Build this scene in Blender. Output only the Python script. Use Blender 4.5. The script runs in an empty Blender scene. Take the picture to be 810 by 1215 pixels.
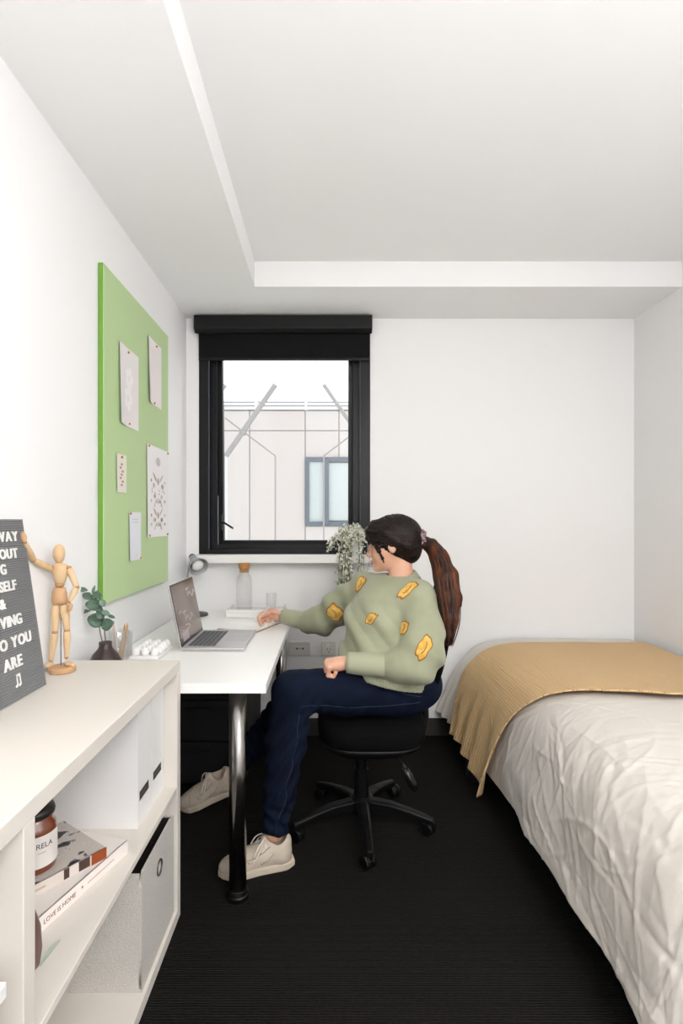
import bpy, bmesh, math, random
import numpy as np
from mathutils import Vector, Matrix
from mathutils.bvhtree import BVHTree

random.seed(7)
rng = np.random.default_rng(7)
scene = bpy.context.scene
PI = math.pi

# ------------------------------------------------------------------ camera, sky, exposure
CAMH = 1.234
cd = bpy.data.cameras.new('camera'); cam = bpy.data.objects.new('camera', cd)
scene.collection.objects.link(cam); scene.camera = cam
cam.location = (0, 0, CAMH); cam.rotation_euler = (PI/2, 0, 0)
cd.sensor_fit = 'HORIZONTAL'; cd.sensor_width = 36; cd.lens = 640/810*36
cd.shift_x = (405-391)/810; cd.shift_y = -(607.5-618)/810
cd.clip_start = 0.02; cd.clip_end = 200
world = bpy.data.worlds.new('overcast_sky'); scene.world = world; world.use_nodes = True
bg = world.node_tree.nodes['Background']
bg.inputs[0].default_value = (.985, .99, 1.0, 1); bg.inputs[1].default_value = 1.8
scene.view_settings.view_transform = 'Standard'; scene.view_settings.look = 'None'
scene.view_settings.gamma = 1; scene.view_settings.use_curve_mapping = False
scene.view_settings.exposure = 0.14
FILL_PANEL = 11.0
FILL_UPLIGHT = 38.0

# ------------------------------------------------------------------ helpers
def lin(c):
    if isinstance(c, str):
        c = [int(c[i:i+2], 16)/255 for i in (0, 2, 4)]
    return tuple((x/12.92 if x <= .04045 else ((x+.055)/1.055)**2.4) for x in c)

MATS = {}
def mat(name, col, rough=.6, metal=0., bump=None, vary=None, spec=.5, sheen=0., emit=None, coat=0.):
    """bump=(scale, strength, distance[, stretch]); vary=(scale, second colour, lo, hi[, stretch])"""
    if name in MATS: return MATS[name]
    m = bpy.data.materials.new(name); m.use_nodes = True
    nt = m.node_tree; b = nt.nodes['Principled BSDF']
    b.inputs['Base Color'].default_value = (*lin(col), 1)
    b.inputs['Roughness'].default_value = rough; b.inputs['Metallic'].default_value = metal
    b.inputs['Specular IOR Level'].default_value = spec
    if sheen: b.inputs['Sheen Weight'].default_value = sheen; b.inputs['Sheen Roughness'].default_value = .5
    if coat: b.inputs['Coat Weight'].default_value = coat
    if emit:
        b.inputs['Emission Color'].default_value = (*lin(emit[0]), 1); b.inputs['Emission Strength'].default_value = emit[1]
    def noise(scale, stretch, detail=4):
        tc = nt.nodes.new('ShaderNodeTexCoord'); mp = nt.nodes.new('ShaderNodeMapping')
        mp.inputs['Scale'].default_value = stretch or (1, 1, 1)
        nz = nt.nodes.new('ShaderNodeTexNoise'); nz.inputs['Scale'].default_value = scale; nz.inputs['Detail'].default_value = detail
        nt.links.new(tc.outputs['Object'], mp.inputs[0]); nt.links.new(mp.outputs[0], nz.inputs['Vector'])
        return nz
    if bump:
        nz = noise(bump[0], bump[3] if len(bump) > 3 else None)
        bp = nt.nodes.new('ShaderNodeBump'); bp.inputs['Strength'].default_value = bump[1]; bp.inputs['Distance'].default_value = bump[2]
        nt.links.new(nz.outputs['Fac'], bp.inputs['Height']); nt.links.new(bp.outputs[0], b.inputs['Normal'])
    if vary:
        nz = noise(vary[0], vary[4] if len(vary) > 4 else None)
        cr = nt.nodes.new('ShaderNodeValToRGB')
        cr.color_ramp.elements[0].position = vary[2]; cr.color_ramp.elements[1].position = vary[3]
        cr.color_ramp.elements[0].color = (*lin(col), 1); cr.color_ramp.elements[1].color = (*lin(vary[1]), 1)
        nt.links.new(nz.outputs['Fac'], cr.inputs[0]); nt.links.new(cr.outputs[0], b.inputs['Base Color'])
    MATS[name] = m
    return m

def glass_mat(name, tint='FFFFFF', edge=.35, base=.04):
    if name in MATS: return MATS[name]
    m = bpy.data.materials.new(name); m.use_nodes = True
    nt = m.node_tree; nt.nodes.clear()
    out = nt.nodes.new('ShaderNodeOutputMaterial'); mix = nt.nodes.new('ShaderNodeMixShader')
    tr = nt.nodes.new('ShaderNodeBsdfTransparent'); tr.inputs[0].default_value = (*lin(tint), 1)
    gl = nt.nodes.new('ShaderNodeBsdfGlossy'); gl.inputs['Roughness'].default_value = .03
    lw = nt.nodes.new('ShaderNodeLayerWeight'); lw.inputs[0].default_value = .25
    mr = nt.nodes.new('ShaderNodeMapRange'); mr.inputs[3].default_value = base; mr.inputs[4].default_value = edge
    nt.links.new(lw.outputs['Facing'], mr.inputs[0]); nt.links.new(mr.outputs[0], mix.inputs[0])
    nt.links.new(tr.outputs[0], mix.inputs[1]); nt.links.new(gl.outputs[0], mix.inputs[2]); nt.links.new(mix.outputs[0], out.inputs[0])
    MATS[name] = m
    return m

WL = {}
def wl(o): return WL.get(o.name, Vector((0, 0, 0)))
COL = scene.collection
def props(o, label=None, cat=None, group=None, kind=None):
    if label: o['label'] = label
    if cat: o['category'] = cat
    if group: o['group'] = group
    if kind: o['kind'] = kind
    return o
def thing(name, loc, label=None, cat=None, group=None, kind=None):
    o = bpy.data.objects.new(name, None); COL.objects.link(o); o.location = loc
    o.empty_display_size = .05
    WL[o.name] = Vector(loc)
    return props(o, label, cat, group, kind)

def make(name, verts, faces, material, parent=None, smooth=False, uv=None, bevel=0, origin=None, label=None):
    verts = np.asarray(verts, dtype=float).reshape(-1, 3)
    if parent is not None: org = wl(parent)
    elif origin is not None: org = Vector(origin)
    else:
        lo, hi = verts.min(0), verts.max(0); org = Vector(((lo[0]+hi[0])/2, (lo[1]+hi[1])/2, lo[2]))
    v = verts - np.array(org)
    me = bpy.data.meshes.new(name); me.from_pydata(v.tolist(), [], [list(map(int, f)) for f in faces]); me.update()
    if uv is not None:
        l = me.uv_layers.new(name='UVMap'); idx = np.empty(len(me.loops), dtype=int); me.loops.foreach_get('vertex_index', idx)
        l.data.foreach_set('uv', np.asarray(uv, dtype=float)[idx].ravel())
    if material: me.materials.append(material)
    if smooth: me.polygons.foreach_set('use_smooth', [True]*len(me.polygons))
    o = bpy.data.objects.new(name, me); COL.objects.link(o)
    if parent is not None: o.parent = parent; o.location = (0, 0, 0)
    else: o.location = org
    WL[o.name] = org
    if bevel:
        bm = o.modifiers.new('bevel', 'BEVEL'); bm.width = bevel; bm.segments = 2; bm.limit_method = 'ANGLE'; bm.angle_limit = math.radians(50)
    if label: o['label'] = label
    return o

def basis(d):
    d = Vector(d).normalized(); a = Vector((0, 0, 1)) if abs(d.z) < .9 else Vector((1, 0, 0))
    u = d.cross(a).normalized(); return u, d.cross(u).normalized(), d

class MB:
    def __init__(s): s.v = []; s.f = []
    def add(s, v, f):
        n = len(s.v); s.v += [tuple(p) for p in v]; s.f += [tuple(i+n for i in q) for q in f]; return s
    def box(s, lo, hi, M=None):
        x0, y0, z0 = lo; x1, y1, z1 = hi
        v = [Vector(p) for p in ((x0,y0,z0),(x1,y0,z0),(x1,y1,z0),(x0,y1,z0),(x0,y0,z1),(x1,y0,z1),(x1,y1,z1),(x0,y1,z1))]
        if M is not None: v = [M @ p for p in v]
        return s.add(v, [(0,3,2,1),(4,5,6,7),(0,1,5,4),(1,2,6,5),(2,3,7,6),(3,0,4,7)])
    def cyl(s, p0, p1, r0, r1=None, n=16):
        r1 = r0 if r1 is None else r1
        p0, p1 = Vector(p0), Vector(p1); u, w, d = basis(p1-p0); v = []
        for p, r in ((p0, r0), (p1, r1)):
            for i in range(n):
                a = 2*PI*i/n; v.append(p + u*(r*math.cos(a)) + w*(r*math.sin(a)))
        f = [(i, (i+1) % n, n+(i+1) % n, n+i) for i in range(n)] + [tuple(range(n-1, -1, -1)), tuple(range(n, 2*n))]
        return s.add(v, [tuple(reversed(q)) for q in f])
    def tube(s, pts, r, n=8, caps=True):
        pts = [Vector(p) for p in pts]; m = len(pts)
        rs = r if isinstance(r, (list, tuple)) else [r]*m
        v = []; u = None
        for i, p in enumerate(pts):
            d = (pts[min(i+1, m-1)] - pts[max(i-1, 0)]).normalized()
            if u is None: u, w, _ = basis(d)
            else: u = (u - d*u.dot(d)).normalized()
            w = d.cross(u)
            for k in range(n):
                a = 2*PI*k/n; v.append(p + u*(rs[i]*math.cos(a)) + w*(rs[i]*math.sin(a)))
        f = []
        for i in range(m-1):
            for k in range(n): f.append((i*n+k, i*n+(k+1) % n, (i+1)*n+(k+1) % n, (i+1)*n+k))
        if caps: f += [tuple(range(n-1, -1, -1)), tuple(range((m-1)*n, m*n))]
        return s.add(v, f)
    def lathe(s, prof, c=(0, 0, 0), n=24, M=None):
        v = []
        for r, z in prof:
            for k in range(n):
                a = 2*PI*k/n; p = Vector((r*math.cos(a), r*math.sin(a), z))
                p = M @ p if M is not None else p
                v.append(p + Vector(c))
        f = []
        for i in range(len(prof)-1):
            for k in range(n): f.append((i*n+k, i*n+(k+1) % n, (i+1)*n+(k+1) % n, (i+1)*n+k))
        if prof[0][0] > 1e-6: f.append(tuple(range(n-1, -1, -1)))
        if prof[-1][0] > 1e-6: f.append(tuple(range((len(prof)-1)*n, len(prof)*n)))
        return s.add(v, f)
    def ell(s, c, r, M=None, n=14, m=9):
        pr = [(math.sin(PI*i/m), -math.cos(PI*i/m)) for i in range(m+1)]
        pr[0] = (1e-4, -1); pr[-1] = (1e-4, 1)
        S = Matrix.Diagonal((*r, 1)).to_3x3(); S = (M @ S) if M is not None else S
        return s.lathe(pr, c, n, S)
    def prism(s, poly, z0, z1, M=None):
        n = len(poly); v = [Vector((x, y, z)) for z in (z0, z1) for x, y in poly]
        if M is not None: v = [M @ p for p in v]
        return s.add(v, [tuple(range(n-1, -1, -1)), tuple(range(n, 2*n))] + [(i, (i+1) % n, n+(i+1) % n, n+i) for i in range(n)])
    def build(s, name, material, parent=None, **k): return make(name, s.v, s.f, material, parent, **k)

def box(name, lo, hi, material, parent=None, bevel=.0015, **k):
    return MB().box(lo, hi).build(name, material, parent, bevel=bevel, **k)

def smoothpath(pts, n=6):
    """Catmull-Rom through the points."""
    P = [Vector(p) for p in pts]; out = []
    for i in range(len(P)-1):
        a, b, c, d = P[max(i-1, 0)], P[i], P[i+1], P[min(i+2, len(P)-1)]
        for k in range(n):
            t = k/n
            out.append(.5*((2*b) + (c-a)*t + (2*a-5*b+4*c-d)*t*t + (3*b-a-3*c+d)*t**3))
    return out + [P[-1]]

def text_geo(body, size, depth, bold=0.):
    c = bpy.data.curves.new('t', 'FONT'); c.body = body; c.size = size; c.extrude = depth/2
    c.align_x = 'LEFT'; c.resolution_u = 3; c.offset = bold*size
    o = bpy.data.objects.new('t', c); COL.objects.link(o)
    dg = bpy.context.evaluated_depsgraph_get(); me = bpy.data.meshes.new_from_object(o.evaluated_get(dg))
    v = [tuple(p.co) for p in me.vertices]; f = [tuple(p.vertices) for p in me.polygons]
    bpy.data.objects.remove(o); bpy.data.curves.remove(c); bpy.data.meshes.remove(me)
    return v, f

# ---- signed distance modelling (numpy) meshed by surface nets
def A3(p): return np.asarray(p, dtype=np.float32)
def d_cone(P, a, b, ra, rb):
    a, b = A3(a), A3(b); ab = b-a; t = np.clip(((P-a) @ ab)/max(float(ab @ ab), 1e-9), 0, 1)
    return np.linalg.norm(P-a-t[:, None]*ab, axis=1) - (ra+(rb-ra)*t)
def d_chain(P, pts, k=.02):
    d = None
    for (a, ra), (b, rb) in zip(pts[:-1], pts[1:]):
        e = d_cone(P, a, b, ra, rb); d = e if d is None else smin(d, e, k)
    return d
def d_ell(P, c, r, R=None):
    q = P-A3(c)
    if R is not None: q = q @ A3(R).T
    r = A3(r); k0 = np.linalg.norm(q/r, axis=1); k1 = np.linalg.norm(q/(r*r), axis=1)
    return k0*(k0-1)/np.maximum(k1, 1e-6)
def smin(a, b, k):
    h = np.clip(.5+.5*(b-a)/k, 0, 1); return b*(1-h)+a*h-k*h*(1-h)
def smax(a, b, k): return -smin(-a, -b, k)
def plane(P, p, n):
    n = A3(n); n = n/np.linalg.norm(n); return (P-A3(p)) @ n

def surfnets(f, lo, hi, h, B=16):
    lo = np.array(lo, dtype=np.float64); hi = np.array(hi)
    nb = np.ceil((hi-lo)/(h*B)).astype(int); N = nb*B+3
    idx = np.stack(np.meshgrid(*[np.arange(n) for n in nb], indexing='ij'), -1).reshape(-1, 3)
    d = f((lo+(idx+.5)*B*h).astype(np.float32)); act = idx[np.abs(d) < B*h*.87*1.7+2*h]
    gid = lambda c: ((c[:, 0]+1)*N[1]+(c[:, 1]+1))*N[2]+(c[:, 2]+1)
    r = np.arange(B+1); G = np.stack(np.meshgrid(r, r, r, indexing='ij'), -1).reshape(-1, 3)
    offs = [np.array((i, j, k)) for i in (0, 1) for j in (0, 1) for k in (0, 1)]
    edges = [(a, b) for a in offs for b in offs if (b-a).sum() == 1 and np.abs(b-a).sum() == 1]
    V, I, F = [], [], []; E = np.eye(3, dtype=int)
    for b in act:
        base = b*B; v = f((lo+(base+G)*h).astype(np.float32)).reshape(B+1, B+1, B+1)
        ins = v < 0
        if ins.all() or not ins.any(): continue
        s = sum(ins[o[0]:B+o[0], o[1]:B+o[1], o[2]:B+o[2]].astype(np.int8) for o in offs)
        c = np.argwhere((s > 0) & (s < 8)); acc = np.zeros((len(c), 3)); cnt = np.zeros(len(c))
        for p, q in edges:
            va = v[tuple((c+p).T)]; vb = v[tuple((c+q).T)]; x = (va < 0) != (vb < 0)
            t = np.where(x, va/np.where(x, va-vb, 1), 0); acc += (p+t[:, None]*(q-p))*x[:, None]; cnt += x
        V.append(lo+(base+c+acc/cnt[:, None])*h); I.append(gid(base+c))
        s0 = ins[:B, :B, :B]
        for k in range(3):
            e = E[k]; s1 = ins[e[0]:B+e[0], e[1]:B+e[1], e[2]:B+e[2]]
            q = np.argwhere(s0 != s1)
            if not len(q): continue
            u, w = E[(k+1) % 3], E[(k+2) % 3]; g = base+q
            Q = np.stack([gid(g), gid(g-u), gid(g-u-w), gid(g-w)], 1); fl = ~s0[tuple(q.T)]; Q[fl] = Q[fl][:, ::-1]; F.append(Q)
    V = np.concatenate(V); I = np.concatenate(I); F = np.concatenate(F)
    o = np.argsort(I); I = I[o]; V = V[o]; J = np.clip(np.searchsorted(I, F), 0, len(I)-1)
    return V, J[(I[J] == F).all(1)]

def vnoise(x, y, seed=0):
    """smooth value noise on a 2-d lattice"""
    g = np.random.default_rng(seed).standard_normal((128, 128)); xi, yi = np.floor(x).astype(int), np.floor(y).astype(int)
    fx, fy = x-xi, y-yi; fx = fx*fx*(3-2*fx); fy = fy*fy*(3-2*fy); q = lambda i, j: g[i % 128, j % 128]
    return (q(xi, yi)*(1-fx)+q(xi+1, yi)*fx)*(1-fy)+(q(xi, yi+1)*(1-fx)+q(xi+1, yi+1)*fx)*fy
def gridfaces(n, m): return [(i*m+j, i*m+j+1, (i+1)*m+j+1, (i+1)*m+j) for i in range(n-1) for j in range(m-1)]

# ------------------------------------------------------------------ the room
XL, XR, YB, YF = -.826, 1.754, 3.110, -1.6
ZS, ZC = 2.40, 2.526
M_wall = mat('white_paint', 'F7F6F5', .75, bump=(220, .05, .001))
M_ceil = mat('ceiling_paint', 'F8F7F6', .85)
M_black = mat('black_frame', '0A0B0F', .38, spec=.3)
def carpet_mat():
    m = mat('charcoal_carpet', '201E1C', .95, vary=(90, '151413', .35, .7), spec=.1)
    nt = m.node_tree; b = nt.nodes['Principled BSDF']
    tc = nt.nodes.new('ShaderNodeTexCoord'); w = nt.nodes.new('ShaderNodeTexWave'); w.inputs['Scale'].default_value = 42
    w.inputs['Distortion'].default_value = 1.5; w.bands_direction = 'Y'
    bp = nt.nodes.new('ShaderNodeBump'); bp.inputs['Strength'].default_value = .7; bp.inputs['Distance'].default_value = .004
    nt.links.new(tc.outputs['Object'], w.inputs['Vector']); nt.links.new(w.outputs['Fac'], bp.inputs['Height']); nt.links.new(bp.outputs[0], b.inputs['Normal'])
    return m
M_carpet = carpet_mat()
props(box('floor', (XL-.1, YF, -.1), (XR+.1, YB+.1, 0), M_carpet, bevel=0), 'dark charcoal ribbed carpet floor', kind='structure')
c = box('ceiling', (XL-.1, YF, ZC), (XR+.1, YB+.1, ZC+.1), M_ceil, bevel=0); props(c, 'white recessed ceiling', kind='structure')
RX, RY = -.373, 2.685
MB().add([(XL, YF, ZS), (RX, YF, ZS), (RX, RY, ZS), (XR, RY, ZS), (XR, YB, ZS), (XL, YB, ZS),
          (XL, YF, ZC), (RX, YF, ZC), (RX, RY, ZC), (XR, RY, ZC), (XR, YB, ZC), (XL, YB, ZC)],
         [(0, 5, 2, 1), (5, 4, 3, 2), (1, 2, 8, 7), (2, 3, 9, 8), (0, 1, 7, 6)]).build('bulkhead', M_ceil, c)
props(box('wall_left', (XL-.1, YF, 0), (XL, YB+.1, ZC), M_wall, bevel=0), 'plain white side wall with the green pinboard', kind='structure')
props(box('wall_right', (XR, YF, 0), (XR+.1, YB+.1, ZC), M_wall, bevel=0), 'plain white side wall beside the bed', kind='structure')
WX0, WX1, WZ0, WZ1 = -.753, .233, 1.042, 2.388
props(box('wall_front', (XL-.1, YF-.1, 0), (XR+.1, YF, ZC), M_wall, bevel=0), 'plain white wall facing the window', kind='structure')
b = MB()
b.box((XL, YB, 0), (WX0, YB+.14, ZC)); b.box((WX1, YB, 0), (XR, YB+.14, ZC))
b.box((WX0, YB, 0), (WX1, YB+.14, WZ0)); b.box((WX0, YB, WZ1), (WX1, YB+.14, ZC))
props(b.build('wall_back', M_wall), 'plain white window wall', kind='structure')
M_skirt = mat('grey_skirting', '3B3937', .8)
props(box('baseboard_back', (XL, YB-.012, 0), (XR, YB, .098), M_skirt), kind='structure')
props(box('baseboard_left', (XL, YF, 0), (XL+.012, YB-.012, .098), M_skirt), kind='structure')
props(box('baseboard_right', (XR-.012, YF, 0), (XR, YB-.012, .098), M_skirt), kind='structure')
M_sill = mat('white_sill', 'F3F1EE', .5)
props(box('trim_1', (WX0-.02, YB-.105, WZ0-.045), (WX1+.03, YB+.03, WZ0), M_sill, bevel=.004), 'white window sill ledge', kind='structure')

# window
w = thing('window_1', ((WX0+WX1)/2, YB, WZ0), 'black framed awning window', kind='structure')
def frame_bars(name, x0, x1, z0, z1, y0, y1, t, material, parent, tb=None):
    tb = tb or t
    for n_, lo, hi in (('stile', (x0, y0, z0), (x0+t, y1, z1)), ('stile', (x1-t, y0, z0), (x1, y1, z1)),
                       ('rail', (x0+t, y0, z0), (x1-t, y1, z0+tb)), ('rail', (x0+t, y0, z1-t), (x1-t, y1, z1))):
        box(n_, lo, hi, material, parent, bevel=.002)
fr = MB()
for lo, hi in (((WX0, YB-.006, WZ0), (WX0+.058, YB+.13, WZ1)), ((WX1-.058, YB-.006, WZ0), (WX1, YB+.13, WZ1)),
               ((WX0+.058, YB-.006, WZ0), (WX1-.058, YB+.13, WZ0+.026)), ((WX0+.058, YB-.006, WZ1-.05), (WX1-.058, YB+.13, WZ1))):
    fr.box(lo, hi)
fo = fr.build('frame', M_black, w, bevel=.003)
M_edge = mat('lit_frame_edge', '5C6070', .4)
bd = MB()
bd.box((WX0+.058, YB+.028, WZ0+.026), (WX0+.098, YB+.034, WZ1-.05)); bd.box((WX1-.098, YB+.028, WZ0+.026), (WX1-.058, YB+.034, WZ1-.05))
bd.box((WX0+.098, YB+.028, WZ0+.026), (WX1-.098, YB+.034, WZ0+.054))
bd.build('glazing_bead', M_black, fo, bevel=.0015)
for x in (WX0+.058, WX1-.060): box('lit_edge', (x, YB-.0085, WZ0+.03), (x+.003, YB-.006, WZ1-.2), M_edge, fo, bevel=0)  # lighter strips paint in the light caught along the frame edges
sash = MB(); sx0, sx1, sz0, sz1, st = WX0+.075, WX1-.075, WZ0+.03, WZ1-.06, .048
sy = YB+.050
TILT = Matrix.Translation((0, sy, sz1)) @ Matrix.Rotation(math.radians(2.2), 4, 'X') @ Matrix.Translation((0, -sy, -sz1))
for lo, hi in (((sx0, sy, sz0), (sx0+st, sy+.045, sz1)), ((sx1-st, sy, sz0), (sx1, sy+.045, sz1)),
               ((sx0+st, sy, sz0), (sx1-st, sy+.045, sz0+.045)), ((sx0+st, sy, sz1-st), (sx1-st, sy+.045, sz1))):
    sash.box(lo, hi, TILT)
so = sash.build('sash', M_black, w, bevel=.003)
MB().box((sx0+st-.005, sy+.02, sz0+.04), (sx1-st+.005, sy+.024, sz1-st+.005), TILT).build('pane', glass_mat('window_glass', 'FDFEFE', .3, .02), so)
h = MB(); hp = Vector((sx0+.048, sy-.01, 1.225))
h.tube([hp, hp+Vector((.02, -.02, -.003)), hp+Vector((.072, -.03, -.035))], [.008, .006, .0055]); h.box((sx0+.02, sy-.012, 1.18), (sx0+.05, sy+.002, 1.27))
h.build('handle', M_black, w)
box('stay_arm', (WX0+.1, YB+.036, 1.09), (WX0+.104, YB+.042, 1.38), mat('stay_metal', '8C8F98', .35, .8), w, bevel=0)
# roller blind
rb = thing('roller_blind', ((WX0+WX1)/2, YB-.04, 2.14), 'black roller blind pulled a little way down the window', 'blind')
M_cas = mat('blind_cassette', '0D0D0E', .45, spec=.3)
b = MB(); b.prism([(-.078, 2.392), (-.002, 2.392), (-.002, 2.312), (-.05, 2.298), (-.078, 2.318)], WX0-.012, WX1+.007,
                  Matrix(((0, 0, 1, 0), (1, 0, 0, YB), (0, 1, 0, 0), (0, 0, 0, 1))))
b.build('cassette', M_cas, rb, bevel=.003)
box('blind_fabric', (WX0+.004, YB-.024, 2.165), (WX1-.004, YB-.020, 2.32), mat('blind_cloth', '101013', .85, spec=.2), rb, bevel=0)
box('bottom_rail', (WX0+.004, YB-.028, 2.152), (WX1-.004, YB-.016, 2.166), M_cas, rb, bevel=.002)

# fill light panel added on the unseen ceiling behind the camera
cl = thing('ceiling_fill_panel', (.95, -.85, ZC), 'flat square white fill light panel added on the recessed ceiling', 'light')
b = MB()
for lo, hi in (((.33, -1.45, ZC-.03), (.35, -.25, ZC)), ((1.55, -1.45, ZC-.03), (1.57, -.25, ZC)), ((.35, -1.45, ZC-.03), (1.55, -1.43, ZC)), ((.35, -.27, ZC-.03), (1.55, -.25, ZC))): b.box(lo, hi)
b.build('frame', M_sill, cl)
box('diffuser', (.35, -1.43, ZC-.02), (1.55, -.27, ZC-.005), mat('fill_diffuser', 'FFFFFF', .5, emit=('FDFDFF', FILL_PANEL)), cl, bevel=0)

fl = thing('fill_lamp', (.8, -.45, 0), 'added white fill lamp with upturned bowl standing on the carpet', 'lamp')  # unseen uplighter added behind the camera to bounce fill off the ceiling
fx, fy = .8, -.45
MB().lathe([(.13, 0), (.13, .015), (.02, .03), (.012, .04)], (fx, fy, 0), 28).build('base', M_sill, fl)
MB().cyl((fx, fy, .03), (fx, fy, 0.90), .011, n=14).build('pole', M_sill, fl)
MB().lathe([(.012, .89), (.06, .90), (.15, .96), (.19, 1.0), (.186, 1.0), (.146, .966), (.06, .912), (.0005, .905)], (fx, fy, 0), 32).build('bowl', M_sill, fl, smooth=True)
ul = bpy.data.lights.new('fill_uplight', 'AREA'); ul.shape = 'DISK'; ul.size = .28; ul.energy = FILL_UPLIGHT; ul.color = (.985, .99, 1)
uo = bpy.data.objects.new('fill_uplight', ul); COL.objects.link(uo); uo.location = (fx, fy, .998); uo.rotation_euler = (PI, 0, 0)

# ------------------------------------------------------------------ desk
M_lam = mat('white_laminate', 'FBF9F6', .32)
M_edgeband = mat('laminate_edge', 'EAE4DB', .4)
M_chrome = mat('chrome_steel', '8F8C89', .2, 1.)
M_blk = mat('black_plastic', '08080A', .45, spec=.3)
DX, DY0, DZ = -.2006, 1.6985, .72
desk = thing('desk', (-.5, 2.4, 0), 'long white laminate desk with round chrome legs under the window', 'desk')
tp = box('desktop', (XL+.003, DY0, DZ-.03), (DX, YB-.003, DZ), M_lam, desk, bevel=.0015)
for x, y in ((-.3014, 1.77), (-.265, 2.95), (-.74, 2.95)):
    l = MB(); l.cyl((x, y, .012), (x, y, DZ-.03), .0285, n=24); lo_ = l.build('leg', M_chrome, desk, smooth=False)
    for p in lo_.data.polygons: p.use_smooth = len(p.vertices) == 4
    f = MB(); f.lathe([(.037, 0), (.037, .014), (.034, .018), (.031, .03), (.0285, .032)], (x, y, 0)); f.build('foot', M_blk, lo_)
# pedestal
pd = thing('drawer_pedestal', (-.6, 2.75, 0), 'black drawer pedestal under the white desk', 'drawers')
M_bkc = mat('black_cabinet', '0B0B0C', .6)
box('body', (XL+.03, 2.47, .03), (-.39, 3.05, .62), M_bkc, pd)
for i in range(3):
    z0 = .045+i*.19; d = box('drawer', (XL+.035, 2.452, z0), (-.395, 2.47, z0+.18), M_bkc, pd)
    box('handle', (-.66, 2.437, z0+.14), (-.54, 2.452, z0+.15), M_chrome if i == 2 else M_bkc, d)
for x in (XL+.06, -.42):
    for y in (2.51, 3.01): box('foot', (x-.02, y-.02, 0), (x+.02, y+.02, .03), M_bkc, pd)

# ------------------------------------------------------------------ shelf unit
SX, SY0, SY1, SZ = -.468, -.008, 1.692, .797
M_shelf = mat('white_shelf_board', 'E2DBD1', .5)
M_shin = mat('shelf_back_board', 'DDD3C6', .6)
sh = thing('shelf_unit', (-.64, .84, 0), 'low white open shelf unit with four compartments beside the desk', 'shelf')
SXB = XL+.003
box('top_board', (SXB, SY0, SZ-.033), (SX, SY1, SZ), M_shelf, sh)
box('bottom_board', (SXB, SY0, .0), (SX, SY1, .033), M_shelf, sh)
box('end_panel', (SXB, SY1-.033, .033), (SX, SY1, SZ-.033), M_shelf, sh)
box('end_panel', (SXB, SY0, .033), (SX, SY0+.033, SZ-.033), M_shelf, sh)
box('divider', (SXB, .825, .033), (SX, .858, SZ-.033), M_shelf, sh)
box('shelf_board', (SXB, .858, .398), (SX-.002, SY1-.033, .414), M_shelf, sh)
box('shelf_board', (SXB, SY0+.033, .398), (SX-.002, .825, .414), M_shelf, sh)
box('back_panel', (SXB, SY0+.033, .033), (SXB+.006, .825, SZ-.033), M_shin, sh, bevel=0)
box('back_panel', (SXB, .858, .033), (SXB+.006, SY1-.033, SZ-.033), M_shin, sh, bevel=0)

# magazine files
M_file = mat('white_card', 'F2F0EE', .6); M_slot = mat('file_slot', '4A423C', .8)
def magfile(y0, y1, label):
    x0, x1, z0, z1 = -.785, -.510, .4145, .752
    t = thing('magazine_file', ((x0+x1)/2, (y0+y1)/2, z0), label, 'magazine file', 'white magazine files on the shelf')
    T = .004; m_ = (y0+y1)/2
    b = MB()
    for q in ((y0, y0+T), (y1-T, y1)):
        b.prism([(x0, z0), (x1, z0), (x1, z1), (x0+.07, z1), (x0, z1-.09)], q[0], q[1], Matrix(((1, 0, 0, 0), (0, 0, 1, 0), (0, 1, 0, 0), (0, 0, 0, 1))))
    b.build('side_panel', M_file, t)
    # front spine with a cut slot
    s0, s1, v0, v1 = m_-.042, m_+.042, .476, .506
    b = MB()
    for lo, hi in (((x1-T, y0+T, z0), (x1, y1-T, v0)), ((x1-T, y0+T, v1), (x1, y1-T, z1)), ((x1-T, y0+T, v0), (x1, s0, v1)), ((x1-T, s1, v0), (x1, y1-T, v1))): b.box(lo, hi)
    b.build('spine', M_file, t)
    box('slot', (x1-.012, s0, v0), (x1-.0035, s1, v1), M_slot, t, bevel=0)
    box('base', (x0, y0+T, z0), (x1-T, y1-T, z0+T), M_file, t, bevel=0)
    box('rear_panel', (x0, y0+T, z0+T), (x0+T, y1-T, z1-.09), M_file, t, bevel=0)
    box('paper_stack', (x0+.03, y0+.012, z0+T), (x1-.014, y1-.012, z1-.05), mat('paper_edges', 'E4DFD8', .9), t, bevel=0)
magfile(1.5465, 1.6565, 'white magazine file with slotted spine touching the shelf end panel')
magfile(1.4345, 1.5445, 'white magazine file with slotted spine, the one nearer the books')

# fabric box
fb = thing('fabric_storage_box', (-.64, 1.51, .0335), 'light woven fabric storage box with a round handle hole', 'storage box')
M_fab = mat('woven_fabric', 'DFDBD4', .95, bump=(380, .9, .003), vary=(260, 'CFC9C0', .35, .65))
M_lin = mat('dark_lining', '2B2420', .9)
x0, x1, y0, y1, z0, z1, T = -.80, -.478, 1.372, 1.655, .0335, .332, .008
bo = MB(); hy, hz, hr = (y0+y1)/2, .262, .020
bo.box((x0, y0, z0), (x1, y1, z0+T)); bo.box((x0, y0, z0+T), (x0+T, y1, z1)); bo.box((x0+T, y0, z0+T), (x1-T, y0+T, z1)); bo.box((x0+T, y1-T, z0+T), (x1-T, y1, z1))
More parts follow.
